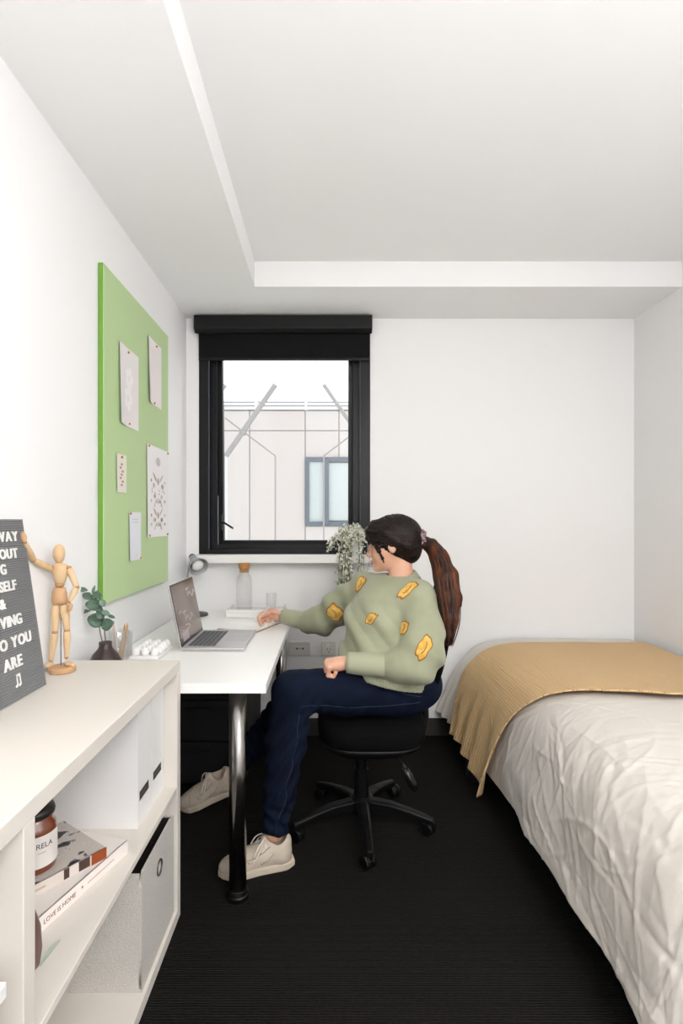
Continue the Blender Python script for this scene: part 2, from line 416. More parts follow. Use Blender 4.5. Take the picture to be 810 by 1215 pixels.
# front panel with a round hole
n = 24
for X in (x1-T, x1):
    pass
ring = [(hy+hr*math.cos(2*PI*i/n), hz+hr*math.sin(2*PI*i/n)) for i in range(n)]
outer = []
for i in range(n):
    a = 2*PI*i/n; c_, s_ = math.cos(a), math.sin(a)
    k = min(((y1-hy)/abs(c_)) if abs(c_) > 1e-6 else 9, (((z1-hz) if s_ > 0 else (hz-z0-T))/abs(s_)) if abs(s_) > 1e-6 else 9)
    outer.append((hy+k*c_, hz+k*s_))
v = [(X, p[0], p[1]) for X in (x1-T, x1) for L in (ring, outer) for p in L]
f = []
for i in range(n):
    j = (i+1) % n
    f += [(i, j, n+j, n+i), (2*n+j, 2*n+i, 3*n+i, 3*n+j), (i, 2*n+i, 2*n+j, j), (n+j, 3*n+j, 3*n+i, n+i)]
bo.add(v, f)
for cy, cz in ((y0, z0+T), (y1, z0+T), (y0, z1), (y1, z1)):
    ang = min(range(n), key=lambda i: (outer[i][0]-cy)**2+(outer[i][1]-cz)**2)
    # fill the small corner triangles the ray fan leaves
    nb_ = sorted(range(n), key=lambda i: (outer[i][0]-cy)**2+(outer[i][1]-cz)**2)[:2]
    if (outer[ang][0]-cy)**2+(outer[ang][1]-cz)**2 > 1e-8:
        p, q = outer[nb_[0]], outer[nb_[1]]
        bo.add([(x1, p[0], p[1]), (x1, q[0], q[1]), (x1, cy, cz)], [(0, 1, 2)])
bo.build('body', M_fab, fb)
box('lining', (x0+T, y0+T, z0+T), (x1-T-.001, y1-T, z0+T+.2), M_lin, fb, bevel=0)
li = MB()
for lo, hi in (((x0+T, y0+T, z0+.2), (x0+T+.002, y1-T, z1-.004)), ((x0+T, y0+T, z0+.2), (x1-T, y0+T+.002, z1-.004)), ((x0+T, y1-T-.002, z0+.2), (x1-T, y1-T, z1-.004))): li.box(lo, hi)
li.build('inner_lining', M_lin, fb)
rg = MB(); rg.tube([(x1+.001, hy+(hr)*math.cos(2*PI*i/24), hz+hr*math.sin(2*PI*i/24)) for i in range(25)], .0025, 6, False)
rg.build('eyelet', mat('eyelet_metal', '6B6560', .4, .8), fb, smooth=True)

# a lidded white box in the near compartment
wb = thing('lidded_box', (-.6, .62, .4145), 'white lidded box in the shelf compartment without books', 'box')
box('body', (-.78, .45, .4145), (-.480, .786, .537), M_file, wb); box('lid', (-.783, .447, .535), (-.474, .792, .558), M_file, wb)

# books
def book(name, corner, d, length, width, z0, th, cover, pages, label, spine_cover=None, group=None):
    """corner = far spine corner; d = unit dir along the spine towards the near end; the book lies left of it"""
    d = Vector((*d, 0)).normalized(); s = Vector((d.y, -d.x, 0))
    if s.x > 0: s = -s
    M = Matrix(((d.x, s.x, 0, corner[0]), (d.y, s.y, 0, corner[1]), (0, 0, 1, z0), (0, 0, 0, 1)))
    c0 = M @ Vector((length/2, width/2, 0)); t = thing(name, c0, label, 'book', group)
    for lo, hi, nm in (((0, 0, 0), (length, width, .0025), 'cover'), ((0, 0, th-.0025), (length, width, th), 'cover')):
        o = MB().box(lo, hi, M).build(nm, cover, t)
        lay = o.data.uv_layers.new(name='UVMap')
        for lp in o.data.loops:
            p = M.inverted() @ (o.data.vertices[lp.vertex_index].co + c0); lay.data[lp.index].uv = (p.x/length, p.y/width)
    sp = MB().box((0, -.001, 0), (length, .0025, th), M).build('spine', spine_cover or cover, t)
    MB().box((.003, .0025, .0025), (length-.003, width-.004, th-.0025), M).build('pages', pages, t)
    return t, M, sp
M_pages = mat('book_pages', 'E9E3DA', .9)
M_cov1 = mat('cream_book_cover', 'EFE6DF', .45)
t1, Mb, sp1 = book('book', (-.499, 1.3306), (-.077, -.26), .31, .225, .4145, .032, M_cov1, M_pages, 'thick cream hardback book with copper lettering at the bottom of the pile')
M_cop = mat('copper_print', '9A7A66', .4, .3); M_cop2 = mat('pale_print', 'C8B5A6', .5)
def spine_text(s, u0, size, z, M, m, parent, name='lettering'):
    v, f = text_geo(s, size, .0006)
    # text runs from the near end to the far end of the spine, letters upright
    R = [M @ Vector((u0-x, -.0013-zz, z+y)) for x, y, zz in v]
    make(name, [tuple(p) for p in R], [tuple(reversed(q)) for q in f], m, parent)
spine_text('LOVE IS HOME', .262, .0135, .011, Mb, M_cop, sp1)
spine_text('\u2022', .158, .02, .010, Mb, M_cop, sp1)
box_m = MB().box((.05, -.0016, .014), (.138, -.0009, .0165), Mb).build('small_print', M_cop2, sp1)
def bird_cover():
    m = bpy.data.materials.new('printed_cover'); m.use_nodes = True; nt = m.node_tree; b = nt.nodes['Principled BSDF']; b.inputs['Roughness'].default_value = .35
    tc = nt.nodes.new('ShaderNodeUVMap'); mp = nt.nodes.new('ShaderNodeMapping'); mp.inputs['Scale'].default_value = (2.2, 2.8, 1); mp.inputs['Location'].default_value = (.35, .1, 0)
    nz = nt.nodes.new('ShaderNodeTexNoise'); nz.inputs['Scale'].default_value = 1.5; nz.inputs['Detail'].default_value = 5; nz.inputs['Distortion'].default_value = 1.1
    cr = nt.nodes.new('ShaderNodeValToRGB'); e = cr.color_ramp.elements; e[0].position = .0; e[0].color = (*lin('CFC6BE'), 1); e[1].position = 1; e[1].color = (*lin('1B1614'), 1)
    for p, cc in ((.50, 'D5CCC4'), (.53, '8F8F96'), (.56, '2A211C'), (.47, 'C9BFB5')): q = e.new(p); q.color = (*lin(cc), 1)
    nt.links.new(tc.outputs[0], mp.inputs[0]); nt.links.new(mp.outputs[0], nz.inputs['Vector']); nt.links.new(nz.outputs['Fac'], cr.inputs[0]); nt.links.new(cr.outputs[0], b.inputs['Base Color'])
    return m
M_cov2 = bird_cover(); M_sp2 = mat('pale_spine', 'DCD2C8', .45)
t2, Mb2, sp2 = book('book', (-.523, 1.261), (-.093, -.128), .215, .19, .4468, .024, M_cov2, M_pages, 'book with dark splotched cover on the cream book', M_sp2)
M_or = mat('orange_print', '9A4A22', .45); M_br = mat('brown_print', '4A352C', .45)
MB().box((-.0006, -.0017, 0), (.036, .0, .0243), Mb2).build('orange_band', M_or, sp2)
MB().box((.040, -.0017, .002), (.066, .0, .0235), Mb2).build('printed_block', M_br, sp2)
MB().box((.088, -.0017, .002), (.1, .0, .0235), Mb2).build('printed_block', M_br, sp2)
MB().box((.14, -.0017, .009), (.19, .0, .013), Mb2).build('small_print', M_cop2, sp2)
# candle
cn = thing('candle_jar', (-.652, 1.192, .471), 'amber glass candle jar with white label and dark lid on the books', 'candle')
cx, cy, cz = -.652, 1.192, .471
M_amb = mat('amber_glass', '7A3512', .12, coat=.6, spec=.7)
MB().lathe([(.040, 0), (.044, .004), (.045, .02), (.045, .085), (.043, .098), (.036, .106), (.035, .118)], (cx, cy, cz), 32).build('jar', M_amb, cn, smooth=True)
lb = MB(); n = 26; vv = []
for i in range(n+1):
    a = -1.9+3.0*i/n
    for zz in (.016, .084): vv.append((cx+.0457*math.cos(a), cy+.0457*math.sin(a), cz+zz))
lb.add(vv, [(2*i, 2*i+2, 2*i+3, 2*i+1) for i in range(n)])
lab = lb.build('label', mat('label_paper', 'E9E3DC', .7), cn, smooth=True)
def wrap_text(s, size, a0, z, parent):
    v, f = text_geo(s, size, .0003); r = .0461
    make('lettering', [(cx+(r+zz)*math.cos(a0+x/r), cy+(r+zz)*math.sin(a0+x/r), cz+z+y) for x, y, zz in v], f, mat('black_ink', '2A2522', .6), parent)
wrap_text('RELA', .016, -1.02, .058, lab); wrap_text('\u2014\u2014', .009, -.95, .046, lab)
MB().lathe([(.037, .114), (.041, .117), (.042, .124), (.039, .132), (.022, .137), (.018, .141), (.016, .15), (.0005, .152)], (cx, cy, cz), 28).build('lid', mat('dark_lid', '1D1210', .35), cn, smooth=True)
# small vase beside the divider
vs = thing('bud_vase', (-.562, .985, .4145), 'small mauve brown bud vase on the shelf beside the divider', 'vase')
MB().lathe([(.024, 0), (.030, .006), (.033, .03), (.031, .07), (.022, .1), (.012, .12), (.011, .14), (.014, .146)], (-.562, .985, .4145), 24).build('body', mat('mauve_ceramic', '6E554E', .5), vs, smooth=True)
P = [Vector(p) for p in ((-.532, .99, .4165), (-.531, 1.01, .4185), (-.529, 1.03, .4185), (-.527, 1.045, .417), (-.526, 1.055, .4155))]
lf = MB().add([tuple(p+Vector((s_*.005*math.sin(PI*min(i/len(P)+.15, 1)), 0, abs(s_)*.001))) for i, p in enumerate(P) for s_ in (-1, 0, 1)],
       [(i*3+k, i*3+k+1, i*3+k+4, i*3+k+3) for i in range(len(P)-1) for k in (0, 1)]).build('fallen_leaf', mat('pale_leaf', 'B3C2AE', .6), smooth=True)
props(lf, 'pale green leaf lying on the white shelf near the bud vase', 'leaf')

# ------------------------------------------------------------------ letter board on the shelf
lbz = SZ; LBY1, LBY0, LBH = 1.437, 1.09, .440
def lbpt(y, v, o):   # along the wall, up the board, out of the board
    k = .064/LBH; n_ = Vector((1, 0, k)).normalized()
    return Vector((-.757-k*v, y, lbz+.001+v)) + n_*o
lbt = thing('letter_board', (-.78, 1.27, lbz), 'grey grooved letter board with white letters leaning on the wall', 'letter board')
M_felt = mat('grey_felt', '8E8E8F', .95, bump=(400, .3, .001)); M_lbk = mat('board_edge', '38383A', .7)
b = MB()
b.add([lbpt(y, v, o) for y in (LBY0, LBY1) for v in (0, LBH) for o in (-.014, -.001)], [(0, 1, 3, 2), (4, 6, 7, 5), (0, 4, 5, 1), (2, 3, 7, 6), (0, 2, 6, 4), (1, 5, 7, 3)])
b.build('backing', M_lbk, lbt)
b = MB(); nr = 78; ph = LBH/nr; v = []; 
for i in range(nr):
    for vv, o in ((i*ph, -.001), (i*ph+ph*.12, .0028), (i*ph+ph*.66, .0028), (i*ph+ph*.8, -.001)):
        v += [lbpt(LBY0, vv, o), lbpt(LBY1, vv, o)]
v += [lbpt(LBY0, LBH, -.001), lbpt(LBY1, LBH, -.001)]
m_ = len(v)//2
b.add(v, [(2*i, 2*i+1, 2*i+3, 2*i+2) for i in range(m_-1)])
b.add([lbpt(LBY1, 0, -.001), lbpt(LBY1, LBH, -.001), lbpt(LBY1, LBH, .0028), lbpt(LBY1, 0, .0028)], [(0, 3, 2, 1)])
b.build('felt_panel', M_felt, lbt)
M_let = mat('white_letter', 'F5F3F0', .45)
def px2v(px, py):    # design helper: photo pixel on the board plane -> (y, height)
    k = .064/LBH; v = .2
    for _ in range(6):
        X = -.757-k*v; s = (px-391)/X; v = CAMH-(py-618)/s-lbz
    return 640/s, v
def word(s, px_r, py, size):
    """letters right-aligned so that the last one ends at the measured spot"""
    y1, v1 = px2v(px_r, py)
    gl = [text_geo(ch, size, .003, .022) if ch != ' ' else None for ch in s]; y = y1
    for ch, g in list(zip(s, gl))[::-1]:
        if g is None: y -= size*.35; continue
        xs = [p[0] for p in g[0]]; wd = max(xs)-min(xs); ys = [p[1] for p in g[0]]
        y -= wd
        V = [lbpt(y+p[0]-min(xs), v1-size*.35+p[1], .0028+.0015+p[2]) for p in g[0]]
        make('letter', V, g[1], M_let, lbt); y -= size*.10
for s_, a_, p_, z_ in (('WAY', 18.8, 636.7, .034), ('BOUT', 18.6, 656.5, .034), ('G', 5, 676, .034), ('SELF', 17, 694, .034), ('&', 4.5, 717, .034),
                       ('OVING', 23.5, 733.5, .036), ('O YOU', 34.5, 754.5, .037), ('ARE', 24, 782.5, .038)): word(s_, a_, p_, z_)
y1, v1 = px2v(22.5, 806)
b = MB()
for k in (0, 1):
    yy = y1-.013*(1-k)-.002; c0 = lbpt(yy-.003, v1-.013, .004)
    b.ell(c0, (.002, .0045, .004)); b.add([lbpt(yy+q, v1+r_, o) for q in (0, .0025) for r_ in (-.013, .013) for o in (.0028, .005)], [(0, 1, 3, 2), (4, 6, 7, 5), (0, 4, 5, 1), (2, 3, 7, 6), (0, 2, 6, 4), (1, 5, 7, 3)])
b.add([lbpt(y1+q, v1+r_, o) for q in (-.015, .0005) for r_ in (.008, .014) for o in (.0028, .005)], [(0, 1, 3, 2), (4, 6, 7, 5), (0, 4, 5, 1), (2, 3, 7, 6), (0, 2, 6, 4), (1, 5, 7, 3)])
b.build('music_note', M_let, lbt)

# ------------------------------------------------------------------ wooden mannequin
mn = thing('wooden_mannequin', (-.772, 1.562, SZ), 'jointed wooden artist mannequin raising one arm to the letter board', 'mannequin')
M_wood = mat('pale_wood', 'E2C49C', .5, vary=(30, 'D4AF82', .35, .7, (1, 1, .2)))
M_wood2 = mat('warm_wood', 'D0A67C', .5, vary=(30, 'C2946A', .35, .7, (1, 1, .2)))
M_joint = mat('wood_joint', 'B88C5E', .55)
def W(px, py, Y): s = 640/Y; return Vector(((px-391)/s, Y, CAMH-(py-618)/s))
Ym = 1.562
MB().lathe([(.034, 0), (.0365, .003), (.0365, .013), (.033, .017)], (-.774, Ym, SZ), 32).build('base', M_wood2, mn, smooth=False, bevel=.001)
hd = W(70, 657, Ym); MB().ell(hd, (.0165, .018, .028)).build('head', M_wood, mn, smooth=True)
ch = W(71.3, 680.5, Ym)
MB().lathe([(.001, -.030), (.014, -.028), (.018, -.015), (.0225, .008), (.021, .024), (.012, .031), (.001, .032)], ch, 20, Matrix.Diagonal((1.02, .75, 1))).build('chest', M_wood, mn, smooth=True)
pv = W(70.5, 706.5, Ym)
MB().lathe([(.001, -.025), (.02, -.024), (.0225, -.012), (.021, .008), (.017, .022), (.001, .024)], pv, 20, Matrix.Diagonal((1, .75, 1))).build('pelvis', M_wood2, mn, smooth=True)
MB().ell(W(71, 669.5, Ym), (.008, .008, .009)).build('neck_joint', M_joint, mn, smooth=True); MB().ell(W(71, 694, Ym), (.013, .012, .009)).build('waist_joint', M_joint, mn, smooth=True)
def limb(a, b, r0, r1, name='limb'):
    a, b = Vector(a), Vector(b); n_ = 7
    MB().tube([a.lerp(b, t) for t in (0, .06, .25, .5, .8, .95, 1)], [r0*.6, r0*.95, max(r0, r1)*1.08, (r0+r1)/2*1.05, r1, r1*.9, r1*.55], 14).build(name, M_wood, mn, smooth=True)
def ball(p, r): MB().ell(p, (r, r, r), n=10, m=7).build('joint', M_joint, mn, smooth=True)
a0, a1, a2, a3 = W(62.5, 676, 1.555), W(39.5, 664.5, 1.49), W(29.5, 643.5, 1.43), W(27, 634, 1.418)
limb(a0, a1, .0095, .0085, 'upper_arm'); limb(a1, a2, .0085, .007, 'forearm'); ball(a0, .008); ball(a1, .0075); ball(a2, .0055)
MB().ell((a2+a3*2)/3, (.008, .006, .014), Matrix.Rotation(-.25, 3, 'Y')).build('hand', M_wood2, mn, smooth=True)
a0, a1, a2, a3 = W(82, 674.5, Ym), W(91, 697, Ym-.01), W(82, 714, Ym-.02), W(83, 721, Ym-.022)
limb(a0, a1, .0095, .0085, 'upper_arm'); limb(a1, a2, .0085, .007, 'forearm'); ball(a0, .008); ball(a1, .0075); ball(a2, .0055)
MB().ell(a3, (.007, .006, .013), Matrix.Rotation(.3, 3, 'Y')).build('hand', M_wood2, mn, smooth=True)
for (h_, k_, f_), ft in (((W(66.5, 717, Ym), W(65, 750, Ym-.008), W(60.5, 784, Ym)), (-.004, -.022)), ((W(76, 717, Ym), W(79.5, 748, Ym), W(79, 780, Ym)), (.026, -.008))):
    limb(h_, k_, .0125, .0095, 'thigh'); limb(k_, f_, .0098, .007, 'shin'); ball(h_, .009); ball(k_, .0085); ball(f_, .006)
    e_ = Vector((f_.x+ft[0], f_.y+ft[1], SZ+.021)); s_ = Vector((f_.x-ft[0]*.2, f_.y-ft[1]*.2, SZ+.0235)); MB().tube([s_, s_.lerp(e_, .3), s_.lerp(e_, .8), e_], [.005, .008, .007, .004], 12).build('foot', M_wood, mn, smooth=True)
MB().cyl((-.781, Ym+.006, SZ+.016), (-.781, Ym+.006, pv.z-.01), .0016, n=8).build('support_rod', M_chrome, mn)

# ------------------------------------------------------------------ desk things
dz = DZ
# eucalyptus vase
ev = thing('eucalyptus_vase', (-.748, 1.80, dz), 'squat dark brown vase holding a eucalyptus sprig on the desk', 'vase')
vx, vy = -.748, 1.80
MB().lathe([(.036, 0), (.05, .006), (.0545, .025), (.052, .045), (.04, .07), (.024, .088), (.02, .098), (.021, .110), (.0165, .110), (.015, .09)], (vx, vy, dz), 32).build('vase_body', mat('dark_brown_ceramic', '3A2B29', .3), ev, smooth=True)
M_stem = mat('stem', '6D5F4C', .7); M_leafs = [mat('eucalyptus_leaf_a', '5C7864', .55, vary=(60, '4A6453', .3, .7)), mat('eucalyptus_leaf_b', '74907B', .55, vary=(60, '5F7B68', .3, .7))]
def WE(px, py, dy=0): return W(px, py, 1.80+dy)
for st_ in ([(vx-.003, vy, dz+.09), WE(119, 752), WE(117, 735), WE(112, 718), WE(106, 703)], [(vx+.004, vy, dz+.09), WE(124, 750), WE(124, 738), WE(121, 722), WE(116, 700)]):
    MB().tube(smoothpath(st_, 4), .0018, 6).build('stem', M_stem, ev, smooth=True)
def leaf(c, L, Wd, rot, material, parent):
    v = []; f = []; n_ = 7
    for i in range(n_+1):
        t = i/n_; w_ = Wd*math.sin(PI*min(t*.92+.04, 1))**.75
        for s_ in (-1, -.5, 0, .5, 1): v.append(rot @ Vector(((t-.5)*L, s_*w_/2, .12*Wd*s_*s_ - .15*L*(t-.5)**2*2)) + Vector(c))
    f = [(i*5+k, i*5+k+1, i*5+k+6, i*5+k+5) for i in range(n_) for k in range(4)]
    o = make('leaf', v, f, material, parent, smooth=True)
    sm = o.modifiers.new('thickness', 'SOLIDIFY'); sm.thickness = .0006
from mathutils import Euler
for px, py, L, Wd, r in ((98, 699.5, .032, .016, (70, 10, 5)), (104, 707.5, .036, .026, (60, 25, 0)), (115, 706, .036, .026, (75, 10, -10)), (111, 717.5, .05, .042, (75, 5, 30)),
                         (101, 725.5, .036, .014, (60, -10, 0)), (121.5, 715.5, .026, .022, (70, 60, 0)), (114.5, 736, .058, .05, (78, 20, 20)), (125, 727.5, .03, .02, (60, 20, 40)),
                         (127.5, 741, .05, .042, (80, -20, -15)), (132, 731.5, .026, .012, (70, 25, 10)), (111, 699.5, .03, .01, (70, 110, 0)), (119, 729, .036, .03, (70, -40, 60)), (117, 723, .034, .03, (50, 0, 80))):
    e_ = Euler([math.radians(q) for q in (r[0], 0, 0)]).to_matrix(); e2 = Matrix.Rotation(math.radians(r[1]), 3, 'Y'); e3 = Matrix.Rotation(math.radians(r[2]), 3, 'Z')
    leaf(WE(px, py, random.uniform(-.02, .02)), L, Wd, e3 @ e2 @ e_, random.choice(M_leafs), ev)
# clear pen cup
M_clear = glass_mat('clear_acrylic', 'FDFDFD', .4, .08)
pc = thing('pen_cup', (-.757, 1.94, dz), 'clear acrylic cup of pencils behind the brown vase', 'pen cup')
MB().lathe([(.0005, .003), (.030, .003), (.033, .118), (.034, .120), (.036, .118), (.033, 0), (.0005, 0)], (-.757, 1.94, dz+.0005), 24).build('cup', M_clear, pc, smooth=True)
M_pen = mat('pencil_wood', 'C49A6C', .5); M_pen2 = mat('pink_pencil', 'E3C9C4', .5)
for i, (dx, dy, tx, ty, m_) in enumerate(((.0, .0, .012, .02, M_pen), (.008, .006, .02, -.004, M_pen), (-.01, .004, -.016, .01, M_pen2), (-.004, -.01, .004, -.016, mat('white_pencil', 'EDE8E2', .5)))):
    props(MB().tube([(-.757+dx, 1.94+dy, dz+.005), (-.757+dx+tx, 1.94+dy+ty, dz+.128+.006*i), (-.757+dx+tx*1.05, 1.94+dy+ty*1.05, dz+.142+.006*i)], [.0036, .0036, .0008], 6).build('pencil', m_),
          ('pale wooden pencil leaning across the clear cup', 'natural wood pencil standing in the clear cup', 'pink pencil in the clear cup', 'white pencil in the clear cup')[i], 'pencil')
gl = MB().lathe([(.0005, .004), (.024, .004), (.027, .088), (.0285, .092), (.030, .088), (.027, 0), (.0005, 0)], (-.778, 2.045, dz+.0005), 24).build('tumbler', M_clear, smooth=True)
props(gl, 'empty clear tumbler behind the pencil cup', 'glass')
# bumpy white tray
eg = thing('egg_tray', (-.68, 2.08, dz), 'white bumpy egg tray on the desk against the wall', 'tray')
box('base', (-.738, 1.985, dz+.0005), (-.630, 2.165, dz+.016), M_file, eg, bevel=.004)
for i in range(3):
    for k in range(5):
        MB().lathe([(.0168, .012), (.0155, .030), (.010, .042), (.0005, .045)], (-.719+i*.035, 2.004+k*.0355, dz), 14).build('cup_bump', M_file, eg, smooth=True)
# laptop
lp = thing('laptop', (-.46, 2.30, dz), 'open silver laptop with dark screen on the desk', 'laptop')
M_alu = mat('silver_aluminium', 'C9C8C8', .3, .85); M_keys = mat('dark_keys', '4B4A4C', .5)
lx0, lx1, ly0, ly1 = -.589, -.337, 2.125, 2.480
bs = box('base', (lx0, ly0, dz+.001), (lx1, ly1, dz+.014), M_alu, lp, bevel=.003)
for x in (lx0+.02, lx1-.02):
    for y in (ly0+.02, ly1-.02): box('rubber_foot', (x-.008, y-.008, dz), (x+.008, y+.008, dz+.002), M_blk, bs, bevel=0)
kb = MB()
for i in range(6):
    for k in range(14):
        x = lx0+.022+i*.0185; y = ly0+.032+k*.0209; kb.box((x, y, dz+.0135), (x+.0155, y+.0178, dz+.0152))
o = kb.build('keyboard', M_keys, bs); o['kind'] = 'stuff'
box('trackpad', (lx1-.102, ly0+.11, dz+.0138), (lx1-.01, ly1-.11, dz+.0144), mat('trackpad', 'BDBCBC', .35, .6), bs, bevel=0)
LM = Matrix(((-.2, 0, .98, lx0+.006), (0, 1, 0, 0), (.98, 0, .2, dz+.012), (0, 0, 0, 1)))   # local x up the lid, z out of the screen
ld = MB().box((0, ly0, -.007), (.252, ly1, 0), LM).build('lid', M_alu, lp, bevel=.002)
MB().box((.002, ly0+.002, 0), (.250, ly1-.002, .0012), LM).build('bezel', mat('screen_bezel', '101012', .2), ld)
def screen_mat():
    m = mat('laptop_screen', '2C2320', .12, spec=.8, vary=(6, '4A3D37', .35, .7)); b = m.node_tree.nodes['Principled BSDF']  # brown wallpaper tone with the glossy screen's reflection painted into it
    b.inputs['Emission Color'].default_value = (*lin('6E5C52'), 1); b.inputs['Emission Strength'].default_value = .55; return m
MB().box((.014, ly0+.008, .0012), (.244, ly1-.008, .0018), LM).build('screen', screen_mat(), ld)
sc = mat('screen_strokes', 'B8AEA6', .3, emit=('B8AEA6', .45)); sb = MB()
def stroke(pts): sb.tube([LM @ Vector((u, v_, .002)) for u, v_ in pts], .0008, 5)
yc = (ly0+ly1)/2
for base_u, base_v, sc_ in ((.175, ly0+.22, 1.0), (.085, ly0+.12, 1.15)):
    stroke([(base_u+.035*sc_, base_v-.02), (base_u+.037*sc_, base_v+.03)]); stroke([(base_u+.036*sc_, base_v), (base_u, base_v+.004)])
    stroke([(base_u+.012*math.sin(i*1.1)*sc_+.008, base_v+.02+.011*i) for i in range(10)])
stroke([(.128, ly0+.05), (.136, ly0+.085)]); stroke([(.062+.01*math.cos(a*.6), ly0+.11+.06*math.sin(a*.6)) for a in range(9)])
sb.build('screen_drawing', sc, ld)
MB().box((.016, ly0+.04, .0018), (.05, ly0+.13, .0021), LM).build('screen_window', mat('screen_lilac', '8C8086', .3, emit=('8C8086', .35)), ld)
# notebook
nbk = thing('notebook', (-.40, 2.63, dz), 'open notebook with blank white pages and tan cover on the desk', 'notebook')
NM = Matrix.Translation((-.38, 2.652, dz+.0005)) @ Matrix.Rotation(math.radians(69), 4, 'Z')
M_page = mat('white_page', 'F8F6F2', .8); M_tan = mat('tan_cover', '9C7358', .6)
MB().box((-.15, -.106, 0), (.15, .106, .003), NM).build('cover', M_tan, nbk, bevel=.001)
for s_ in (-1, 1):
    v = []; N_ = 12
    for i in range(N_+1):
        t = i/N_; x = s_*(.001+.143*t); z = .003+.010*math.exp(-((t-.15)/.22)**2)+.010*(1-.4*t)
        for y in (-.1, .1): v += [(x, y, z), (x, y, .003)]
    f = []
    for i in range(N_):
        a = 4*i; f += [(a, a+2, a+6, a+4), (a, a+4, a+5, a+1), (a+2, a+3, a+7, a+6), (a+1, a+5, a+7, a+3)]
    f += [(0, 1, 3, 2), (4*N_, 4*N_+2, 4*N_+3, 4*N_+1)]
    make('page_block', [tuple(NM @ Vector(p)) for p in v], f, M_page, nbk)
MB().tube([NM @ Vector((.10+.012*math.cos(q), -.1, .012+.008*math.sin(q))) for q in np.linspace(0, PI, 7)] , .0025, 6).build('page_curl', M_tan, nbk)
# lamp
la = thing('desk_lamp', (-.712, 2.93, dz), 'grey desk lamp with bell shade in the corner of the desk', 'lamp')
M_grey = mat('lamp_grey', 'A5A7A8', .35, .1); M_dk = mat('lamp_dark', '3E4042', .4)
MB().lathe([(.06, 0), (.062, .006), (.058, .014), (.02, .02), (.008, .024)], (-.722, 2.93, dz), 28).build('base', M_dk, la, smooth=False, bevel=.001)
sd = (W(242, 678, 2.90)-W(227, 661, 2.95)); sd = Vector((.55, -.72, -.52)).normalized(); hc = W(232, 667, 2.94)
nk = smoothpath([(-.722, 2.93, dz+.02), (-.76, 2.95, dz+.06), (-.785, 2.975, dz+.14), (-.783, 2.985, dz+.24), hc-sd*.055], 5)
MB().tube(nk, .0045, 10).build('gooseneck', M_grey, la, smooth=True)
u_, w_, d_ = basis(sd); LMx = Matrix((u_, w_, d_)).transposed()
shd = MB().lathe([(.012, -.05), (.019, -.046), (.02, -.02), (.024, -.01), (.036, .012), (.050, .038), (.054, .05), (.0525, .05), (.048, .038), (.034, .012), (.02, -.008), (.0005, -.01)], hc, 28, LMx).build('shade', M_grey, la, smooth=True)
MB().lathe([(.013, -.062), (.0165, -.06), (.0165, -.046), (.012, -.044)], hc, 20, LMx).build('switch_cap', M_dk, shd)
MB().lathe([(.010, -.006), (.022, .008), (.033, .03), (.030, .038), (.016, .043), (.0005, .044)], hc, 20, LMx).build('bulb', mat('frosted_bulb', 'E9E8E4', .4), shd, smooth=True)
# white tray with bottle and tumbler
tr = thing('serving_tray', (-.4, 2.95, dz), 'low white tray under the corked carafe at the back of the desk', 'tray')
tx0, tx1, ty0, ty1 = -.552, -.246, 2.86, 3.06
box('tray_floor', (tx0, ty0, dz+.0005), (tx1, ty1, dz+.026), M_file, tr, bevel=.003)
b = MB()
for lo, hi in (((tx0, ty0, dz+.026), (tx1, ty0+.008, dz+.042)), ((tx0, ty1-.008, dz+.026), (tx1, ty1, dz+.042)), ((tx0, ty0+.008, dz+.026), (tx0+.008, ty1-.008, dz+.042)), ((tx1-.008, ty0+.008, dz+.026), (tx1, ty1-.008, dz+.042))): b.box(lo, hi)
b.build('rim', M_file, tr, bevel=.002)
M_bot = glass_mat('bottle_glass', 'FEFEFE', .30, .03)
bt = thing('glass_carafe', (-.468, 2.955, dz+.0265), 'tall clear glass carafe with cork stopper on the tray', 'carafe')
MB().lathe([(.0005, .006), (.040, .006), (.0405, .16), (.036, .18), (.026, .196), (.0255, .226), (.029, .228), (.0285, .198), (.039, .182), (.0438, .16), (.044, .004), (.042, 0), (.0005, 0)], (-.468, 2.955, dz+.0265), 32).build('bottle', M_bot, bt, smooth=True)
MB().lathe([(.0235, .205), (.0245, .225), (.030, .228), (.0325, .256), (.0005, .258)], (-.468, 2.955, dz+.0265), 24).build('cork', mat('cork', 'C8935C', .8, vary=(90, 'A9713F', .4, .65)), bt)
tg = MB().lathe([(.0005, .004), (.024, .004), (.027, .088), (.0285, .092), (.030, .088), (.027, 0), (.0005, 0)], (-.32, 2.955, dz+.0265), 24).build('tumbler', M_bot, smooth=True)
props(tg, 'small clear tumbler beside the carafe on the tray', 'glass')

